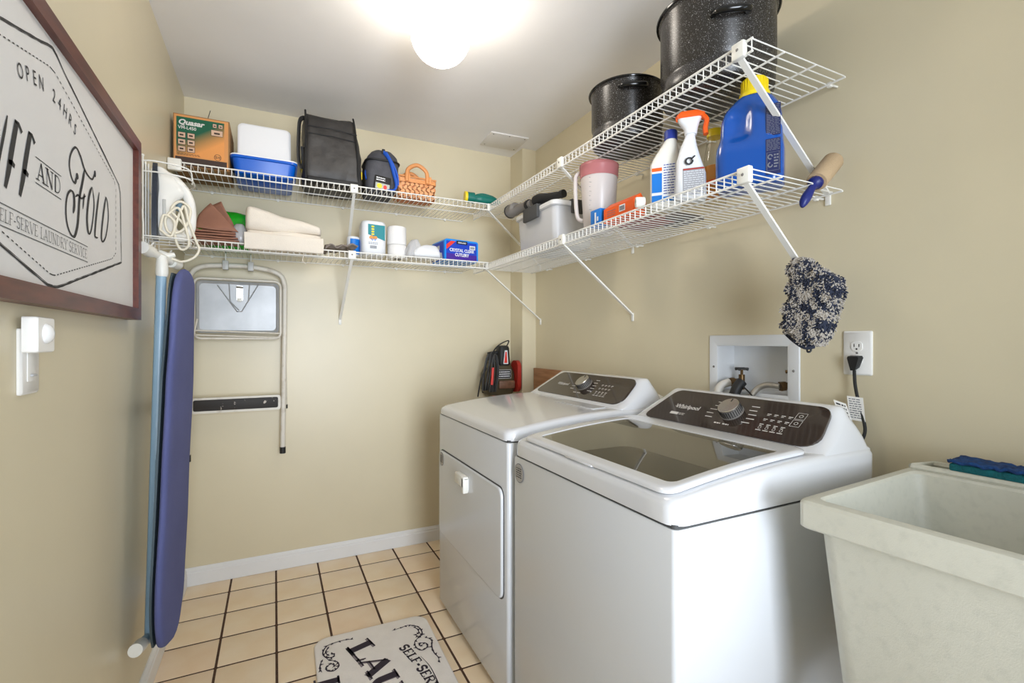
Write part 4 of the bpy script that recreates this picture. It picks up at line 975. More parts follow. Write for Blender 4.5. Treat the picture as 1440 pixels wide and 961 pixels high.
# wicker basket: woven diagonal splints
t = thing('wicker_basket', 'small woven splint basket with curved wooden handles', 'basket', (1.085, 2.6, ZU))
bx0, bx1, by0, by1, bh = .990, 1.186, 2.535, 2.665, .105
MB().loft([[(x, y, zU + z) for x, y in rl(bx0 + i, bx1 - i, by0 + i, by1 - i, .012, 3)] for z, i in ((0.002, .012), (bh, .003), (bh, .006), (.006, .015))]).build('basket_lining', mat('basket_inner', (190, 120, 76), .7), t)
m = MB(); st = .025
def weave(o, r, w, h):
    f = F(o, r, (0, 0, 1)); n1 = int(w / st); n2 = int(h / (st * .8)) + 1
    for i in range(n1 + 1):
        for j in range(n2):
            cx_, cz_ = (i + .5 * (j % 2)) * st + .004, (j + .5) * st * .8
            if cx_ > w - .004: continue
            a_ = math.radians(40 if (i + j) % 2 else -40); dz = .002
            for k in (0,):
                Tm = f @ Matrix.Translation((cx_, cz_, 0)) @ Matrix.Rotation(a_, 4, 'Z')
                m.loft([[(x, y, z) for x, y in ((-.0155, -.008), (.0155, -.008), (.0155, .008), (-.0155, .008))] for z in (-.001, .0015)] , T=Tm)
                m.box(-.010, .010, -.0072, .0072, .001, .0038, .001, T=Tm, seg=1)
weave((bx0 + .004, by0 + .002, zU + .004), (1, 0, 0), bx1 - bx0 - .008, bh - .022)
weave((bx0 + .002, by1 - .004, zU + .004), (0, -1, 0), by1 - by0 - .008, bh - .022)
weave((bx1 - .002, by0 + .004, zU + .004), (0, 1, 0), by1 - by0 - .008, bh - .022)
stuff(m.build('woven_splints', 'wicker', t, smooth=0))
MB().loft([[(x, y, zU + z) for x, y in rl(bx0 - i, bx1 + i, by0 - i, by1 + i, .012, 3)] for z, i in ((bh - .022, .001), (bh - .022, .005), (bh - .002, .005), (bh - .002, -.003))], False, False).build('rim_hoop', 'wickerframe', t, thick=.002)
MB().tube([(bx0 - .004, by0 - .004, zU + bh + .008), (bx1 + .004, by0 - .004, zU + bh + .004)], .0045, 6).build('lid_stick', 'wickerframe', t)
MB().tube([(bx0 - .004, by1, zU + bh + .008), (bx1 + .004, by1, zU + bh + .004)], .0045, 6).build('lid_stick', 'wickerframe', t)
m = MB(); m.box(bx0 + .001, bx1 - .001, by0 + .002, by1 - .002, zU + bh - .003, zU + bh + .001, .001); 
m.build('basket_lid', 'wicker', t)
for y in (by0 - .007, by1 + .006):
    pts = cr([(1.030, y, zU + bh - .02), (1.030, y, zU + bh + .015), (1.040, y, zU + bh + .048), (1.085, y, zU + bh + .072), (1.130, y, zU + bh + .048), (1.140, y, zU + bh + .015), (1.140, y, zU + bh - .02)], 5)
    MB().tube(pts, .011, 8, sy=.8).build('handle', 'wickerframe', t, smooth=60)
m = MB()
for x in (1.02, 1.035, 1.135, 1.15): m.box(x, x + .012, by0 - .010, by0 - .004, zU + bh - .02, zU + bh + .018, .001)
m.build('lashing', 'wickerframe', t)

# ================================================================ things on the lower back shelf
zL = ZL + .003
def blob(name, secs, m_, label, cat, amp, sc, seed, sub=1, cuts=1):
    m = MB(); m.loft(secs)
    if cuts: bmesh.ops.subdivide_edges(m.b, edges=m.b.edges[:], cuts=cuts, use_grid_fill=True)
    m.lump(amp, sc, seed, min(v.co.z for v in m.b.verts)); o = m.build(name, m_, None, smooth=70, sub=sub); return tag(centre(o), label, cat)
blob('grocery_bag', [[(x, y, zL + z) for x, y in rl(x0, x1, 2.62 + i, 2.84 - i, .05, 4, 3)] for z, x0, x1, i in ((.006, .12, .30, .02), (.05, .09, .33, .0), (.12, .08, .33, .01), (.17, .10, .31, .03), (.195, .13, .27, .06))], 'greenbag', 'crumpled bright green plastic bag behind the brown paper bags', 'bag', .014, 16, 5)
blob('plastic_bag', [[(x, y, zL + z) for x, y in rl(x0, x1, 2.49 + i, 2.58 - i, .03, 4, 3)] for z, x0, x1, i in ((.004, .235, .285, .01), (.03, .228, .29, 0), (.07, .232, .288, .01), (.10, .245, .275, .025))], 'clearbag', 'crumpled clear plastic bag between paper bags and towels', 'bag', .008, 30, 6)
t = thing('paper_bags', 'folded brown paper bags stacked at the left of the lower shelf', 'bag', (.17, 2.55, ZL))
def sheet(pts, m_, name, parent, thick=.003, bend=.004, seed=0):
    """four corner sheet of crinkled paper"""
    a, b_, c_, d_ = [Vector(p) for p in pts]; m = MB(); rows = []
    for i in range(9):
        row = []
        for j in range(9):
            u, v = i / 8, j / 8
            p = a * (1 - u) * (1 - v) + b_ * u * (1 - v) + c_ * u * v + d_ * (1 - u) * v
            p += noise.noise_vector(p * 12 + Vector((seed, 0, 0))) * bend
            row.append(m.b.verts.new(p))
        rows.append(row)
    for r0, r1 in zip(rows, rows[1:]):
        for j in range(8): m.fc([r0[j], r1[j], r1[j + 1], r0[j + 1]])
    return m.build(name, m_, parent, smooth=60, thick=thick)
for k in range(4):
    z = zL + .008 + .012 * k
    sheet([(.07, 2.47, z), (.262 - .006 * k, 2.47, z + .002), (.255, 2.61, z + .004), (.07, 2.61, z)], 'paper', 'folded_bag', t, .006, .005, k)
sheet([(.095, 2.475, zL + .055), (.258, 2.470, zL + .048), (.150, 2.50, zL + .175), (.105, 2.52, zL + .12)], 'paper', 'open_bag', t, .004, .006, 9)
sheet([(.11, 2.56, zL + .055), (.262, 2.53, zL + .040), (.185, 2.56, zL + .200), (.150, 2.58, zL + .185)], 'paper', 'open_bag', t, .004, .006, 12)
sheet([(.085, 2.50, zL + .06), (.17, 2.48, zL + .055), (.18, 2.50, zL + .11), (.09, 2.52, zL + .07)], 'card', 'torn_edge', t, .003, .004, 15)
# towels
def towel_secs(data): return [[(x, y, z) for (y, z) in prof(*d)] for x, d in data]
t = thing('folded_towels', 'stack of folded cream towels draped over the lower shelf edge', 'towel', (.44, 2.6, ZL))
def tow(x0, x1, zb, prof, name, seed, y0=2.432, y1=2.74):
    m = MB(); N = 14; lps = []
    for i in range(N + 1):
        u = i / N; x = x0 + (x1 - x0) * u; h = prof(u); r = min(.03, h * .45)
        lps.append([(x, y, z) for y, z in rl(y0, y1, zb, zb + max(.012, h), r, 4, 5)])
    m.loft(lps); m.lump(.010, 8, seed, zb); m.lump(.003, 30, seed, zb)
    return m.build(name, 'towel', t, smooth=70, sub=1)
tow(.283, .610, ZL + .004, lambda u: .070 - .004 * u, 'lower_towel', 3, 2.434)
MB().loft([[(x, y, z) for y, z in rl(2.426, 2.443, ZL - .024, ZL + .05, .007, 3, 3)] for x in [.284 + .3255 * i / 12 for i in range(13)]]).lump(.002, 25, 2).build('towel_flap', 'towel', t, smooth=70)
tow(.280, .604, ZL + .064, lambda u: .104 - .070 * u ** 1.7, 'upper_towel', 8, 2.436)
m = MB(); m.tube(cr([(.52, 2.436, ZL + .01), (.525, 2.436, ZL - .03), (.520, 2.438, ZL - .06), (.535, 2.44, ZL - .075)], 5), .0015, 5); m.build('loose_thread', 'towel', t)
# grey cloth
m = MB(); rows = []
for i in range(30):
    row = []
    for j in range(18):
        u, v = i / 29, j / 17; x = .622 + .15 * u; y = 2.46 + .19 * v
        z = zL + .010 + .014 * abs(math.sin(u * 9.5 + 1.2 * math.sin(v * 4))) * (1 - .25 * u) + .012 * noise.noise(Vector((x * 30, y * 30, 0))) + .018 * u
        row.append(m.b.verts.new((x, y, max(z, zL + .003))))
    rows.append(row)
for a, b_ in zip(rows, rows[1:]):
    for j in range(17): m.fc([a[j], b_[j], b_[j + 1], a[j + 1]])
tag(centre(m.build('crumpled_cloth', 'greycloth', None, smooth=70, thick=.005)), 'crumpled grey cloth lying beside the towels', 'cloth')
# blue container behind the wipes
t = thing('spray_can', 'small white and blue can standing left of the tall white packet', 'can', (.745, 2.57, ZL))
T = Matrix.Translation((.768, 2.60, zL))
MB().lathe([(0, 0), (.030, 0), (.032, .004), (.032, .095), (.029, .10), (0, .10)], T, 26).build('can_body', 'labelwhite', t)
m = MB(); m.loft([[T @ Vector((.0323 * math.cos(a), .0323 * math.sin(a), z)) for a in [math.radians(-125 + 12 * i) for i in range(14)]] for z in (.01, .088)], False, False, closed=False); m.build('label', 'labelblue', t, smooth=60)
# wipes / towels packet
t = thing('paper_towel_pack', 'tall white packet with teal label on the lower back shelf', 'packet', (.86, 2.56, ZL))
WP = lambda i, z, r=.03: [(x, y, zL + z) for x, y in rl(.798 + i, .922 - i, 2.512 + i, 2.63 - i, r, 5, 2)]
MB().loft([WP(.008, 0), WP(.002, .006), WP(0, .09), WP(.001, .165), WP(.006, .176), WP(.02, .180)]).build('packet_body', 'labelwhite', t, smooth=60)
f = FB(.798, zL, 2.5115)
m = MB(); m.flat([(.030, .105), (.114, .078), (.114, .155), (.030, .158)], .0002, f); m.build('teal_panel', 'tealprint', t, smooth=0)
m = MB(); [m.rect(.047, .060, .142 - k * .013, .150 - k * .013, f, .001) for k in range(4)]; m.build('yellow_print', 'yellow', t, smooth=0)
m = MB(); m.flat(arcp(.047, .090, .012, .010, 0, 350, 12), .0004, f); m.flat(arcp(.066, .090, .010, .009, 0, 350, 12), .0004, f); m.build('orange_print', 'amber', t, smooth=0)
m = MB(); m.ribbon([(.045, .086), (.052, .075), (.058, .085), (.064, .075), (.07, .086)], .004, f, .0012); m.build('blue_print', 'labelblue', t, smooth=0)
m = MB(); microtext(m, .032, .078, .055, .068, 2, f, .001, 61, .4); [m.rect(.040 + k * .003, .0418 + k * .003, .035, .050, f, .0004) for k in range(11)]; m.build('barcode', 'greyprint', t, smooth=0)
# toilet rolls
def roll(x, y, z, label):
    o = MB().lathe([(.020, .001), (.045, 0), (.050, .004), (.050, .094), (.046, .098), (.020, .098), (.020, .001)], Matrix.Translation((x, y, z)), 30).build('toilet_roll', mat('tissue', (240, 238, 236), .95, bump=.3, bscale=150), None, smooth=50)
    return tag(centre(o), label, 'toilet paper', 'toilet rolls on the lower shelf')
o = roll(.990, 2.58, zL, 'white toilet roll, bottom one beside the tall white packet')
o.scale.z = .72
roll(.988, 2.58, zL + .0715, 'white toilet roll, on top of another beside the tall white packet')
# film bag + pillow pack
blob('plastic_bag', [[(x, y, zL + z) for x, y in rl(x0, x1, 2.49 + i, 2.58 - i, .02, 4, 3)] for z, x0, x1, i in ((.003, 1.02, 1.11, .01), (.03, 1.022, 1.112, 0), (.07, 1.035, 1.10, .01), (.105, 1.055, 1.09, .03))], 'clearbag', 'crumpled clear plastic bag beside the toilet rolls', 'bag', .010, 30, 9)
blob('plastic_pack', [[(x, y, zL + z) for x, y in rl(x0, x1, 2.475 + i, 2.62 - i, .02, 4, 3)] for z, x0, x1, i in ((.003, 1.06, 1.205, .01), (.03, 1.055, 1.20, 0), (.055, 1.07, 1.195, .01), (.078, 1.12, 1.19, .03))], 'labelwhite', 'flattened white plastic pack left of the blue box', 'pack', .005, 20, 11)
# blue cutlery box
t = thing('cutlery_box', 'blue and purple box of clear cutlery near the shelf corner', 'box', (1.30, 2.58, ZL))
T = Matrix.Translation((1.318, 2.585, zL)) @ Matrix.Rotation(math.radians(7), 4, 'Z')
c = MB(); c.loft([[T @ Vector((x, y, z)) for x, z in rl(-.105, .100, 0, .118, .014, 4)] for y in (-.085, .085)]); c.build('carton', mat('box_cyan', (24, 140, 232), .35), t, smooth=30)
f = T @ F((0, -.0853, 0), (1, 0, 0), (0, 0, 1)); fs = T @ F((-.1053, 0, 0), (0, -1, 0), (0, 0, 1))
MB().rect(-.096, .090, .004, .108, f).build('front_print', 'royal', t, smooth=0)
MB().rect(-.096, .090, .004, .040, f, .0008).build('purple_band', 'purple', t, smooth=0)
m = MB(); m.flat([(-.096, .060), (-.096, .085), (-.068, .108), (-.040, .108)], .0014, f); m.build('red_sash', 'redprint', t, smooth=0)
MB().rect(-.035, .03, .094, .112, f, .0014).build('carry_slot', 'black', t, smooth=0)
m = MB(); m.text('KIRKLAND', .010, f @ Matrix.Translation((-.002, .099, 0)), .0026, 'CENTER', .0003); m.build('brand_lettering', 'labelwhite', t, smooth=0); m = MB()
m.text('CRYSTAL CLEAR', .0235, f @ Matrix.Translation((-.002, .052, 0)), .0018, 'CENTER', .0008, sx=.86); m.build('lettering', 'labelwhite', t, smooth=0); m = MB(); m.text('CUTLERY', .0235, f @ Matrix.Translation((-.002, .028, 0)), .0018, 'CENTER', .0008, sx=.86)
MB().rect(.045, .080, .070, .092, f, .0014).build('barcode_label', 'labelwhite', t, smooth=0)
m.build('lettering', 'labelwhite', t, smooth=0)
m = MB(); [m.rect(.049 + k * .003, .0505 + k * .003, .074, .086, f, .0022) for k in range(9)]; m.build('barcode', 'ink', t, smooth=0)
MB().rect(-.08, .07, .006, .105, fs).build('side_print', 'royal', t, smooth=0)
m = MB(); m.rect(-.01, .022, .062, .088, fs, .0008); m.flat([(-.06, .010), (.06, .010), (.05, .045), (.0, .052), (-.04, .035)], .0008, fs); m.build('side_picture', 'print', t, smooth=0)

# ================================================================ hanging step stool on the back wall
t = thing('step_stool', 'old white metal folding step stool hanging flat on the back wall', 'step stool', (.24, 2.79, 1.1))
ys = 2.80
MB().tube(cr([(.024, ys, .66), (.024, ys, 1.0), (.026, ys, 1.40), (.032, ys, 1.53), (.075, ys, 1.585), (.18, ys, 1.60), (.30, ys, 1.60), (.41, ys, 1.578), (.448, ys, 1.53), (.452, ys, 1.40), (.447, ys, 1.0), (.442, ys, .66)], 6), .0125, 12).build('outer_frame', 'stoolpaint', t, smooth=70)
for x in (.024, .442): MB().tube([(x, ys, .635), (x, ys, .668)], .0145, 12).build('foot_cap', 'black', t)
for x in (.030, .456):
    MB().tube([(x, ys + .035, .88), (x - (.006 if x > .2 else -.004), ys + .035, 1.30)], .009, 10).build('rear_leg', 'stoolpaint', t)
    MB().tube([(x, ys + .035, .865), (x, ys + .035, .885)], .011, 10).build('foot_cap', 'black', t)
m = MB(); m.tube([(x, ys - .018, z) for x, z in rl(.052, .432, 1.235, 1.53, .03, 5, 2)], .0065, 8, closed=True); m.build('seat_frame', 'stoolpaint', t, smooth=70)
m = MB(); m.loft([[(x, y, z) for x, z in rl(.060 + i, .424 - i, 1.262 + i, 1.520 - i, .02, 4)] for y, i in ((ys - .006, 0), (ys - .016, 0), (ys - .020, .006), (ys - .014, .014))]); st_ = m.build('seat_pan', 'galv', t, smooth=12)
m = MB(); yy = ys - .021
for pts in ([(.15, 1.50), (.235, 1.37), (.255, 1.37), (.33, 1.51)], [(.20, 1.51), (.205, 1.42), (.245, 1.375)], [(.29, 1.51), (.285, 1.42)]): m.tube([(x, yy + .003, z) for x, z in pts], .003, 6)
m.build('pressed_crease', 'galv', st_)
m = MB(); m.loft([[(x, y, z) for x, z in rl(.232, .262, 1.425, 1.50, .005, 3)] for y in (yy + .004, yy - .006)]); m.tube([(.232, yy - .008, 1.492), (.262, yy - .008, 1.490)], .004, 8); m.build('latch', 'chrome', st_)
MB().box(.236, .256, yy - .010, yy - .002, 1.420, 1.436, .002).build('latch_tip', 'plastic', st_)
for z in (1.262, 1.240): MB().tube([(.058, ys - .026, z + .012), (.430, ys - .026, z)], .004, 8).build('cross_bar', 'stoolpaint', t)
MB().tube([(.050, ys - .03, 1.235), (.068, ys - .03, 1.33)], .004, 8).build('pivot_link', 'stoolpaint', t)
MB().loft([[(x, y, z) for x, z in rl(.042, .432, .868, .944, .012, 4)] for y in (ys - .004, ys - .024)]).build('step_frame', 'stoolpaint', t)
MB().loft([[(x, y, z) for x, z in rl(.050 + i, .420 - i, .880 + i, .934 - i, .008, 4)] for y, i in ((ys - .0235, 0), (ys - .0275, 0), (ys - .029, .002))]).build('step_tread', 'tread', t)
for x, l_ in ((.186, 'left one of the two white hooks holding the step stool'), (.296, 'right one of the two white hooks holding the step stool')):
    h = thing('hanging_hook', l_, 'hook', (x, 2.79, 1.66), 'hooks holding the step stool')
    MB().tube(cr([(x, 2.79, 1.664), (x, 2.775, 1.655), (x, 2.772, 1.64), (x, 2.772, 1.60)], 5), .003, 8).build('wire_stem', 'wire', h)
    MB().box(x - .013, x + .013, 2.757, 2.785, 1.575, 1.620, .003).build('hook_block', 'grey' if 0 else mat('hook_grey', (196, 196, 194), .4), h)
    MB().tube(cr([(x, 2.786, 1.60), (x, 2.822, 1.618), (x, 2.830, 1.59)], 5), .004, 8).build('hook_tip', 'wire', h)

# ================================================================ ironing board, iron rack and iron on the left wall
t = thing('ironing_board', 'ironing board with blue cloth cover hanging on the left wall', 'ironing board', (.1, 2.0, .3))
def board_loops(dx, s_):
    out = []
    N = 44
    return out
bt, bb = Vector((.124, 2.02, 1.475)), Vector((.096, 1.885, .245))
def bprof(v):   # half width along the length, v=0 top .. 1 bottom
    if v < .10: return .14 * math.sqrt(max(0, 1 - ((.10 - v) / .10) ** 2)) * .8 + .002
    if v < .30: return   .112 + .049 * (v - .10) / .20
    if v < .78: return .161
    return .161 * math.sqrt(max(0, 1 - ((v - .78) / .221) ** 2)) + .002
m = MB(); N = 40; lps = []
for i in range(N + 1):
    v = i / N; c = bt.lerp(bb, v); w = bprof(v); th = .013 * min(1, w / .05)
    lps.append([(c.x + a + .010 * b_, c.y + b_ * w, c.z + 0) for a, b_ in ((-th * .6, -.97), (-th, -.85), (-th, 0), (-th, .85), (-th * .6, .97), (0, 1), (th * .6, .97), (th, .85), (th, 0), (th, -.85), (th * .6, -.97), (0, -1))])
m.loft(lps)
for v in m.b.verts: v.co.x += .004 * noise.noise(Vector((v.co.y * 22, v.co.z * 3.5, 1)))
m.build('board_cover', 'boardcloth', t, smooth=70, sub=1)
m = MB(); lps = []
for i in range(N + 1):
    v = .02 + .95 * i / N; c = bt.lerp(bb, v); w = bprof(v) * .93
    lps.append([(c.x - .018 + .010 * b_ + a, c.y + b_ * w, c.z) for a, b_ in ((-.003, -1), (.003, -1), (.003, 1), (-.003, 1))])
m.loft(lps); m.build('metal_deck', mat('deck_metal', (70, 84, 92), .5, metal=.3), t)
lt, lb_ = Vector((.068, 1.95, 1.50)), Vector((.048, 1.885, .275))
MB().tube([lt, lt.lerp(lb_, .5), lb_], .015, 14, sy=.8).build('leg', 'legblue', t)
MB().tube([lt.lerp(lb_, .30) + Vector((.018, .02, 0)), lt.lerp(lb_, .55) + Vector((.01, -.01, 0)), lb_ + Vector((.012, .0, .06))], .009, 10).build('leg', 'legblue', t)
MB().tube([(.036, 1.86, 1.512), (.085, 2.06, 1.495)], .012, 14).build('foot_bar', 'plastic', t)
for a, b_ in (((.034, 1.855, 1.513), (.046, 1.905, 1.508)), ((.080, 2.035, 1.497), (.092, 2.075, 1.494))): MB().tube([a, b_], .019, 16).build('foot_cap', 'plastic', t)
MB().tube([(.034, 1.80, .300), (.052, 1.93, .270)], .0155, 16).build('foot_bar', 'legblue', t)
MB().tube([(.033, 1.775, .304), (.038, 1.825, .294)], .019, 16).build('foot_cap', 'plastic', t)
MB().lathe([(.016, 0), (.019, .01), (.017, .05), (.014, .07)], Matrix.Translation(lt + Vector((0, 0, -.065))), 14).build('leg_socket', 'plastic', t)

t = thing('iron_rack', 'white wire rack on the left wall holding the iron', 'rack', (.0, 2.1, 1.7))
w_ = .0026
def wr(pts, r=w_, name='rack_wire'): MB().tube(cr(pts, 4) if len(pts) > 2 else pts, r, 6).build(name, 'wire', t, smooth=80)
for z in (1.565, 1.66, 1.75, 1.825): wr([(.006, 1.99, z), (.006, 2.24, z)])
for y in (1.99, 2.03, 2.07, 2.12, 2.17, 2.24): wr([(.009, y, 1.555), (.009, y, 1.84)])
wr([(.009, 1.99, 1.79), (.06, 1.985, 1.79), (.135, 2.00, 1.785), (.14, 2.10, 1.785), (.09, 2.2, 1.79), (.009, 2.24, 1.79)])
wr([(.009, 1.99, 1.825), (.05, 1.99, 1.828), (.13, 2.02, 1.825), (.14, 2.05, 1.80), (.14, 2.05, 1.78)])
wr([(.009, 1.99, 1.575), (.06, 1.985, 1.573), (.135, 2.00, 1.573), (.14, 2.10, 1.573), (.09, 2.2, 1.573), (.009, 2.24, 1.573)])
for y in (2.02, 2.08, 2.14): wr([(.009, y, 1.573), (.135, y, 1.573)])
wr([(.009, 1.985, 1.66), (.012, 1.98, 1.60), (.014, 1.975, 1.545), (.03, 1.96, 1.528), (.045, 1.955, 1.548)], .003, 'board_hook')
wr([(.009, 2.12, 1.60), (.014, 2.12, 1.545), (.05, 2.115, 1.528), (.07, 2.11, 1.55)], .003, 'board_hook')
for y in (1.99, 2.24): MB().ball((.009, y, 1.843), .005, .005, .005, 8, 6).build('rack_tip', 'plastic', t)

t = thing('clothes_iron', 'white clothes iron standing nose up in the wire rack', 'iron', (.08, 2.08, 1.58))
# local profile: u across (sole at u=0, handle outward), h up; thickness along the depth direction
IT = F((.030, 2.045, 1.577), (1, .12, 0), (0, 0, 1))
body = [(0.010, 0.0), (.052, .0), (.060, .03), (.058, .10), (.052, .16), (.036, .215), (.018, .252), (.010, .25)]
def iprof(h): return max(.006, .050 * math.sqrt(max(0, 1 - (h / .262) ** 2.2)))
m = MB(); lps = []
for i in range(15):
    h = .252 * i / 14; w = iprof(h); x1 = [.098, .096, .062, .060, .060, .060, .060, .062, .070, .094, .090, .078, .062, .044, .022][i]
    lps.append([(a, h, b_ * w) for a, b_ in ((.008, -1), (.008, 0), (.008, 1), (x1 * .6, .92), (x1, .45), (x1 + .002, 0), (x1, -.45), (x1 * .6, -.92))])
m.loft(lps, T=IT); m.build('iron_body', 'iron', t, smooth=60, sub=1)
m = MB(); lps = []
for i in range(15):
    h = -.002 + .262 * i / 14; w = iprof(max(0, h)) * 1.08
    lps.append([(a, h, b_ * w) for a, b_ in ((-.004, -1), (-.004, 1), (.010, 1), (.010, -1))])
m.loft(lps, T=IT); m.build('soleplate', 'sole', t, smooth=40)
MB().tube([IT @ Vector(p) for p in cr([(.020, .225, 0), (.052, .215, 0), (.082, .185, 0), (.102, .14, 0), (.106, .08, 0), (.100, .035, 0), (.080, .012, 0), (.045, .012, 0)], 5)], .0165, 12, sy=1.1).build('handle', 'iron', t, smooth=80)
MB().ball((.070, .12, 0), .014, .018, .018, 14, 8, IT).build('temperature_dial', mat('dial_blue', (110, 140, 160), .4), t)
MB().box(.025, .035, .07, .13, .040, .046, .002, IT).build('water_gauge', mat('gauge_grey', (190, 190, 186), .3), t)
cdp = [(a_, b_, -c_) for a_, b_, c_ in [(.094, .02, -.01), (.085, .05, -.055), (.05, .09, -.062), (.075, .125, -.058), (.105, .10, -.05), (.085, .03, -.06), (.045, .015, -.06), (.035, .06, -.064), (.07, .10, -.068), (.09, .04, -.066), (.10, -.02, -.05), (.075, -.035, -.04), (.06, .02, -.06), (.085, .11, -.062), (.10, .06, -.06), (.12, .0, -.04), (.13, -.03, -.03), (.115, -.06, -.03), (.08, -.078, -.03), (.05, -.07, -.03)]]
MB().tube([IT @ Vector(p) for p in cr(cdp, 7)], .0042, 8).build('power_cord', 'cream', t, smooth=80)
m = MB(); m.tube([IT @ Vector(p) for p in ((.06, -.055, .03), (.04, -.062, .03), (.015, -.052, .03))], [.008, .012, .011], 10); m.build('plug', 'plastic', t)
MB().tube([IT @ Vector(p) for p in cr([(.02, .02, .066), (.05, .0, .07), (.06, .05, .07), (.03, .07, .068), (.02, .02, .066)], 6)], .0042, 8).build('cord_loop', 'cream', t, smooth=80)

# ================================================================ sign and switch on the left wall
t = thing('framed_sign', 'large white laundry sign with dark mahogany frame on the left wall', 'sign', (0, 1.215, 1.56))
fy0, fy1, fz0, fz1, fw = .588, 1.845, 1.286, 1.833, .034
xo, xi = .034, .012
LF = FL(0, 0, 0)
def stick(poly):
    m = MB(); m.prism(poly, .0005, xo, LF); return m.build('frame_rail', 'mahog', t, smooth=0)
stick([(fy0, fz0), (fy1, fz0), (fy1 - fw, fz0 + fw), (fy0 + fw, fz0 + fw)]); stick([(fy0, fz1), (fy0 + fw, fz1 - fw), (fy1 - fw, fz1 - fw), (fy1, fz1)])
stick([(fy0, fz0), (fy0 + fw, fz0 + fw), (fy0 + fw, fz1 - fw), (fy0, fz1)]); stick([(fy1, fz0), (fy1, fz1), (fy1 - fw, fz1 - fw), (fy1 - fw, fz0 + fw)])
MB().box(.0005, xi + .008, fy0 + fw - .002, fy1 - fw + .002, fz0 + fw - .002, fz1 - fw + .002).build('sign_board', 'canvas', t, smooth=0)
SF = FL(0, 0, xi + .0088)
CY = 1.222
def mir(pts): return [(2 * CY - y, z) for y, z in pts][::-1]
half = [(CY, 1.785), (1.244, 1.780), (1.275, 1.768), (1.664, 1.650), (1.678, 1.632), (1.688, 1.440), (1.27, 1.332), (1.244, 1.326), (CY, 1.325)]
m = MB()
def dense(pts, step=.02):
    out = []
    for a, b_ in zip(pts, pts[1:]):
        a, b_ = Vector(a), Vector(b_); n_ = max(1, int((b_ - a).length / step)); out += [a.lerp(b_, k / n_) for k in range(n_)]
    return out + [Vector(pts[-1])]
for pts in (half, mir(half)):
    P = dense(pts); R = random.Random(2)
    m.ribbon(P, [.0035 + R.uniform(-.0015, .0015) for _ in P], SF)
    q = [Vector((CY, 1.555)) + (p - Vector((CY, 1.555))) * .987 for p in P]
    m.ribbon(q, [.0012 + R.uniform(-.0008, .0008) for _ in q], SF)
m.build('badge_outline', 'ink', t, smooth=0)
m = MB()
inn = [(CY, 1.742), (1.235, 1.742), (1.622, 1.648), (1.634, 1.630), (1.634, 1.458), (1.600, 1.437), (1.236, 1.349), (CY, 1.348)]
for pts in (inn, mir(inn)):
    P = dense(pts, .0075)
    for i in range(0, len(P) - 1, 2): m.ribbon([P[i], P[i + 1]], .0022, SF)
m.build('badge_dashes', 'ink', t, smooth=0)
m = MB()      # OPEN 24HRS on an arc
chars = 'OPEN 24HRS'; Rr = .36; c0 = (CY - .008, 1.70 - Rr)
for i, ch in enumerate(chars):
    a = math.radians(19.5 - 39.0 * i / (len(chars) - 1)); 
    T = SF @ Matrix.Translation((c0[0] - Rr * math.sin(a), c0[1] + Rr * math.cos(a) - .017, 0)) @ Matrix.Rotation(a, 4, 'Z')
    m.text(ch, .036, T, .0002, 'CENTER', 0, sx=.78)
m.build('opening_hours_lettering', 'ink', t, smooth=0)
m = MB()
for z in (1.550, 1.504): m.ribbon([(1.148, z), (1.264, z)], .0016, SF)
serif(m, 'AND', .034, SF, .15, .06, .34, 1, 1.28, 1.208, 1.511)
m.build('and_lettering', 'ink', t, smooth=0)
m = MB()
FT_ = [(1.35, 1.578), (1.337, 1.559), (1.319, 1.565), (1.307, 1.585), (1.311, 1.607), (1.328, 1.628), (1.347, 1.637), (1.371, 1.627), (1.394, 1.608), (1.423, 1.599), (1.449, 1.601), (1.466, 1.623)]
def script(pts, wmin, wmax, ph=None, n=7):
    P = cr([(y, z, 0) for y, z in pts], n); W_ = []
    for i, p in enumerate(P):
        d = P[min(len(P) - 1, i + 1)] - P[max(0, i - 1)]
        k = abs(d.y) / (d.length + 1e-9) if d.length else 0
        dn = 1 if d.y < 0 else .45
        e = min(1, .35 + min(i, len(P) - 1 - i) / 6)
        W_.append((wmin + (wmax - wmin) * k * dn) * e)
    m.ribbon([(p.x, p.y) for p in P], W_, SF)
script(FT_, .004, .011); m.flat(arcp(1.350, 1.577, .007, .007, 0, 350, 10), 0, SF); m.flat(arcp(1.465, 1.618, .006, .008, 0, 350, 10), 0, SF)
script([(1.397, 1.607), (1.383, 1.574), (1.366, 1.537), (1.359, 1.499), (1.352, 1.469), (1.334, 1.444), (1.31, 1.447), (1.292, 1.467), (1.288, 1.496), (1.296, 1.521), (1.314, 1.536), (1.331, 1.532), (1.334, 1.511), (1.328, 1.492)], .004, .012)
script([(1.34, 1.53), (1.356, 1.538), (1.376, 1.536), (1.404, 1.549)], .004, .008); script([(1.397, 1.552), (1.391, 1.539), (1.386, 1.515)], .004, .008)
script([(1.445, 1.581), (1.425, 1.553), (1.412, 1.501), (1.423, 1.468), (1.443, 1.485), (1.46, 1.543), (1.447, 1.581)], .003, .012)
script([(1.497, 1.583), (1.478, 1.528), (1.466, 1.478), (1.472, 1.469), (1.488, 1.471)], .004, .011)
script([(1.549, 1.586), (1.53, 1.54), (1.514, 1.484), (1.523, 1.468), (1.549, 1.487), (1.569, 1.537), (1.562, 1.573), (1.549, 1.586)], .004, .011)
m.build('fold_lettering', 'ink', t, smooth=0)
m = MB()
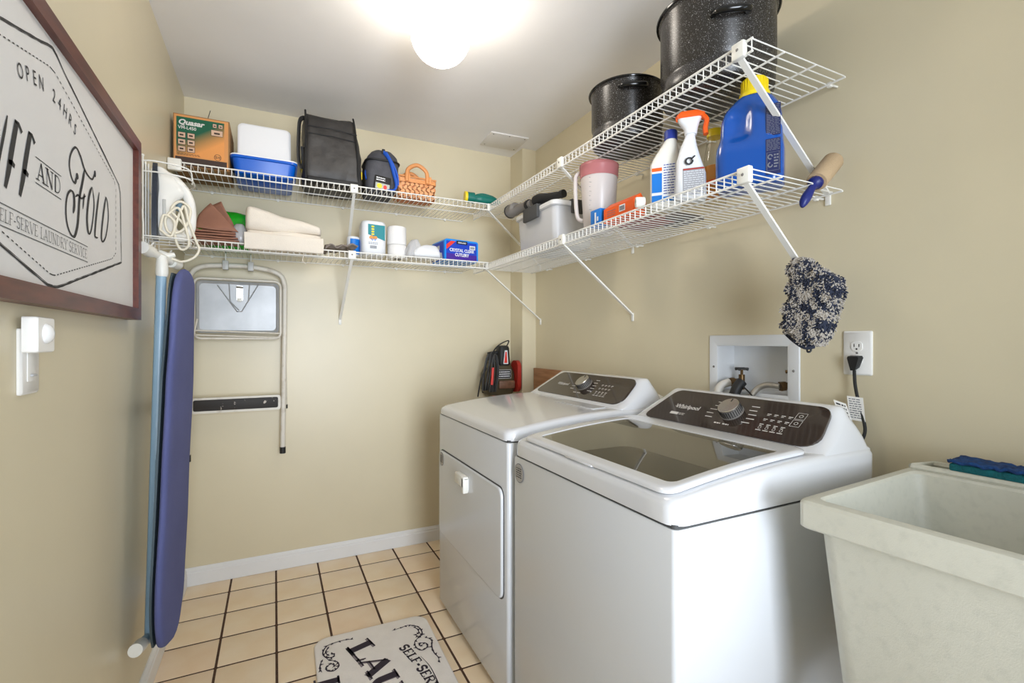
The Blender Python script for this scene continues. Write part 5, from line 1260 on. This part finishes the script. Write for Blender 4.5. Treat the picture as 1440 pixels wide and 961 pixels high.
for dx in (0, -.049):
    m.ribbon([(1.127 + dx, 1.583), (1.110 + dx, 1.53), (1.100 + dx, 1.495), (1.089 + dx, 1.464)], [.014, .015, .014, .009], SF)
    m.ribbon([(1.121 + dx, 1.583), (1.134 + dx, 1.583), (1.145 + dx, 1.572)], [.005, .006, .009], SF)
    m.ribbon([(1.100 + dx, 1.509), (1.112 + dx, 1.510), (1.120 + dx, 1.507)], [.007, .010, .008], SF)
script([(1.047, 1.581), (1.030, 1.53), (1.012, 1.48), (.998, 1.467), (.985, 1.475), (.990, 1.50), (1.010, 1.56), (1.018, 1.58)][::-1], .004, .013)
script([(.972, 1.583), (.955, 1.53), (.943, 1.478), (.952, 1.468), (.968, 1.474)], .005, .012)
m.ribbon([(.930, 1.583), (.914, 1.53), (.893, 1.464)], [.014, .015, .010], SF); m.ribbon([(.924, 1.583), (.940, 1.583), (.955, 1.570)], [.005, .006, .009], SF); m.ribbon([(.904, 1.509), (.920, 1.511)], .007, SF)
m.build('fluff_lettering', 'ink', t, smooth=0)
m = MB()
for z in (1.436, 1.401): m.ribbon([(1.002, z), (1.416, z)], .0018, SF)
tw = sum(ALPHA[c][0] for c in 'SELF-SERVE LAUNDRY SERVICE') * .021
serif(m, 'SELF-SERVE LAUNDRY SERVICE', .021, SF, .075, .04, .3, 1, .405 / tw, 1.210, 1.408)
m.build('service_lettering', mat('grey_ink', (96, 96, 98), .6), t, smooth=0)

t = thing('light_switch', 'white slider dimmer switch plate under the framed sign', 'switch', (0, 1.17, 1.18))
f = FL(1.170, 1.184, 0)
MB().loft([[(x, y, z) for x, y in rl(-.036 + i, .036 - i, -.059 + i, .059 - i, .004, 3)] for z, i in ((.0003, 0), (.004, 0), (.007, .003))], T=f).build('cover_plate', 'outlet', t)
m = MB(); m.box(-.016, .016, -.036, .033, .007, .0085, .0006, f); m.build('slider_panel', 'outlet', t)
m = MB(); m.box(-.008, .010, -.027, -.023, .0085, .013, .001, f); m.build('slider', mat('slider_grey', (188, 188, 190), .4), t)
t = thing('night_light', 'white square motion sensor light fixed over the switch plate', 'sensor', (.02, 1.15, 1.23))
f = FL(1.163, 1.232, .008)
MB().loft([[(x, y, z) for x, y in rl(-.036 + i, .036 - i, -.032 + i, .032 - i, .004, 3)] for z, i in ((.001, 0), (.020, 0), (.023, .002))], T=f).build('sensor_housing', 'outlet', t)
MB().lathe([(.0185, .022), (.018, .025), (.015, .029), (.009, .0325), (0, .034)], f @ Matrix.Translation((-.001, .002, 0)), 28).build('sensor_dome', mat('dome_white', (250, 250, 250), .2), t, smooth=60)

# ================================================================ rug
t = thing('laundry_rug', 'cream rug with black laundry lettering on the tiled floor', 'rug', (.765, 1.75, 0))
RTm = Matrix.Translation((.765, 1.745, 0)) @ Matrix.Rotation(math.radians(-1.2), 4, 'Z')
m = MB(); m.loft([[(x, y, z) for x, y in rl(-.228 + i, .228 - i, -.845 + i, .360 - i, .055, 8)] for z, i in ((.001, .001), (.006, 0), (.009, .002), (.0105, .008))], T=RTm)
m.build('rug_pile', 'rug', t, smooth=50)
RF = RTm @ F((0, 0, .0112), (0, -1, 0), (1, 0, 0))        # text runs along -y with its top towards the dryer
def rugp(x, y): return (1.745 - y, x - .765)
class Arc:
    """bends flat text over an arc of radius r whose top is at the origin of frame m"""
    def __init__(self, m, r): self.m = m; self.r = r
    def __matmul__(self, v):
        a = v.x / self.r; return self.m @ Vector(((self.r + v.y) * math.sin(a), (self.r + v.y) * math.cos(a) - self.r, v.z))
RC = RTm @ F((.738 - .765, 1.50 - 1.745, .0112), (0, -1, 0), (1, 0, 0))
def laundry(mb, A):
    w = serif(mb, 'L', .090, A, .34, .075, .36, 0, 2.0, -.51)
    serif(mb, 'AUNDRY', .090, A, .34, .075, .36, 0, 1.62, -.51 + w - .012)
m = MB(); laundry(m, Arc(RC, 1.5)); m.build('laundry_lettering', 'inkblue', t, smooth=0)
m = MB(); laundry(m, Arc(RC @ Matrix.Translation((.004, -.006, -.0003)), 1.5)); m.build('lettering_shadow', mat('grey_pile', (150, 140, 144), .9), t, smooth=0)
m = MB(); serif(m, 'SELF-SERVE', .036, Arc(RTm @ F((.8965 - .765, 1.50 - 1.745, .0112), (0, -1, 0), (1, 0, 0)), 1.5), .24, .12, .34, 0, 1.36, -.415)
m.build('self_serve_lettering', 'inkblue', t, smooth=0)
m = MB(); serif(m, 'F', .085, RF, .34, .09, .36, 0, 2.0, 1.745 - 1.850, .525 - .765)
m.build('third_line_lettering', 'inkblue', t, smooth=0)
m = MB()
m.ribbon(cr([(*rugp(.905, 1.822), 0), (*rugp(.922, 1.75), 0), (*rugp(.925, 1.655), 0), (*rugp(.92, 1.58), 0)], 6), [.001 + .0055 * i / 18 for i in range(19)], RF)
m.build('swoosh', 'inkblue', t, smooth=0)
def scroll(sx):
    m = MB(); w = .0040
    def P_(pts): return [(*rugp(*p), 0) for p in pts]
    if sx < 0:
        C1 = [(.684, 2.041), (.657, 2.050), (.618, 2.049), (.583, 2.038), (.566, 2.00), (.576, 1.966), (.600, 1.958), (.606, 1.975), (.594, 1.98)]
        C2 = [(.572, 1.975), (.585, 1.945), (.610, 1.925), (.615, 1.895), (.596, 1.875), (.575, 1.885), (.572, 1.905), (.59, 1.92), (.60, 1.905), (.592, 1.895)]
        C3 = [(.560, 1.955), (.553, 1.93), (.550, 1.905), (.556, 1.885)]
        C4 = [(.590, 2.030), (.576, 2.00), (.586, 1.975)]
    else:
        C1 = [(.838, 2.033), (.874, 2.038), (.905, 2.043), (.930, 2.030), (.948, 2.00), (.946, 1.955), (.928, 1.948), (.922, 1.963), (.934, 1.967)]
        C2 = [(.946, 1.96), (.925, 1.94), (.905, 1.915), (.903, 1.88), (.918, 1.855), (.942, 1.865), (.945, 1.89), (.925, 1.90), (.918, 1.885), (.93, 1.878)]
        C3 = [(.95, 1.93), (.965, 1.915), (.970, 1.895), (.960, 1.86), (.958, 1.82), (.965, 1.785), (.958, 1.758)]
        C4 = [(.925, 2.022), (.938, 1.995), (.934, 1.965)]
    for c_ in (C1, C2, C3, C4):
        Q_ = cr(P_(c_), 6); m.ribbon(Q_, [w * (.5 + .8 * math.sin(PI * i / (len(Q_) - 1))) for i in range(len(Q_))], RF)
        for i in range(2, len(Q_) - 1, 4):
            p = Q_[i]; a_ = i * 1.3
            m.flat([(p.x + .012 * math.cos(a_), p.y + .012 * math.sin(a_)), (p.x + .0045 * math.cos(a_ + 1.6), p.y + .0045 * math.sin(a_ + 1.6)), (p.x - .003 * math.cos(a_), p.y - .003 * math.sin(a_)), (p.x + .0045 * math.cos(a_ - 1.6), p.y + .0045 * math.sin(a_ - 1.6))], 0, RF)
    m.build('corner_scroll', 'inkblue', t, smooth=0)
scroll(-1); scroll(1)

# ================================================================ hand vacuum in the far corner, cloth behind the dryer
t = thing('hand_vacuum', 'dark corded hand tool with red trim in the back right corner', 'power tool', (1.66, 2.76, 1.0))
m = MB(); m.loft([[(x, y, z) for x, y in rl(1.655 + i, 1.735 - i, 2.72 + i, 2.80 - i, .02, 4)] for z, i in ((1.07, .004), (1.085, 0), (1.175, .004), (1.19, .008), (1.195, .018))]); m.build('motor_housing', 'black', t)
f = FB(1.695, 1.13, 2.7195)
m = MB(); m.flat([(-.014, -.050), (.020, -.050), (.014, .035), (-.004, .035)], 0, f); m.build('badge', 'labelwhite', t, smooth=0)
m = MB(); m.flat([(-.008, -.044), (.013, -.044), (.009, .026), (0, .026)], .001, f); m.build('badge_centre', 'redprint', t, smooth=0)
m = MB(); m.loft([[(x, y, z) for x, y in rl(x0, x1, 2.735, 2.85, .03, 4, 2)] for z, x0, x1 in ((.885, 1.60, 1.76), (.92, 1.575, 1.775), (1.02, 1.575, 1.775), (1.08, 1.61, 1.75), (1.10, 1.64, 1.73))]); m.build('tool_body', 'olive', t, smooth=50)
f = FB(1.67, 1.03, 2.7335)
MB().rect(-.03, .07, -.04, .012, f).build('label', 'black', t, smooth=0)
m = MB(); m.ribbon([(-.03, -.04), (.07, -.04), (.07, .012), (-.03, .012), (-.03, -.04)], .002, f, .001); microtext(m, -.024, .064, -.034, .006, 3, f, .001, 71, .45); m.build('label_print', 'labelwhite', t, smooth=0)
MB().loft([[(x, y, z) for y, z in rl(2.70, 2.80, .90, 1.10, .045, 6)] for x in (1.772, 1.797)]).build('side_wheel', 'red', t, smooth=50)
MB().box(1.655, 1.765, 2.722, 2.736, .925, .975, .006).build('front_guard', mat('worn_brown', (120, 86, 66), .5, var=.3, scale=30), t)
MB().tube([(1.60, 2.77, 1.14), (1.66, 2.765, 1.15)], .014, 10).build('handle', 'black', t)
R = random.Random(9)
for k in range(7):
    cx_ = 1.575 + .007 * k; top = 1.145 - .004 * abs(k - 3); 
    pts = cr([(cx_ - .035, 2.715 + .004 * k, .92), (cx_ - .03 + R.uniform(-.01, .01), 2.71, 1.03), (cx_ - .005, 2.712, top), (cx_ + .02, 2.718, top - .01), (cx_ + .03 + R.uniform(-.01, .01), 2.714 , 1.03), (cx_ + .01, 2.716, .91)], 5)
    MB().tube(pts, .0045, 6).build('cord_loop', 'black' if k % 3 else 'gap', t, smooth=80)
MB().tube(cr([(1.565, 2.71, 1.06), (1.53, 2.71, 1.0), (1.515, 2.712, .93), (1.508, 2.715, .885)], 5), .0045, 6).build('cord_end', 'black', t)
MB().tube([(1.597, 2.706, .955), (1.604, 2.704, 1.06)], .008, 8).build('red_clip', 'redprint', t)
MB().tube(cr([(1.62, 2.75, 1.15), (1.65, 2.74, 1.19), (1.69, 2.735, 1.215), (1.725, 2.735, 1.225), (1.722, 2.74, 1.205), (1.715, 2.745, 1.19)], 5), .004, 6).build('top_cord', 'black', t, smooth=80)
MB().box(1.64, 1.70, 2.80, 2.873, 1.10, 1.12, .002).build('wall_bracket', 'black', t)
MB().box(1.60, 1.76, 2.84, 2.8735, .89, .93, .002).build('wall_bracket', 'black', t)

o = blob('cloth_bag', [[(x, y, z) for x, y in rl(1.115 + i, 1.165 - i, 2.153, 2.222 - i * 1.6, .015, 4, 2)] for z, i in ((.555, .018), (.575, .004), (.62, .0), (.66, .008), (.68, .018))], 'labelwhite', 'small white cloth bag hooked on the left side of the dryer', 'bag', .003, 20, 4)
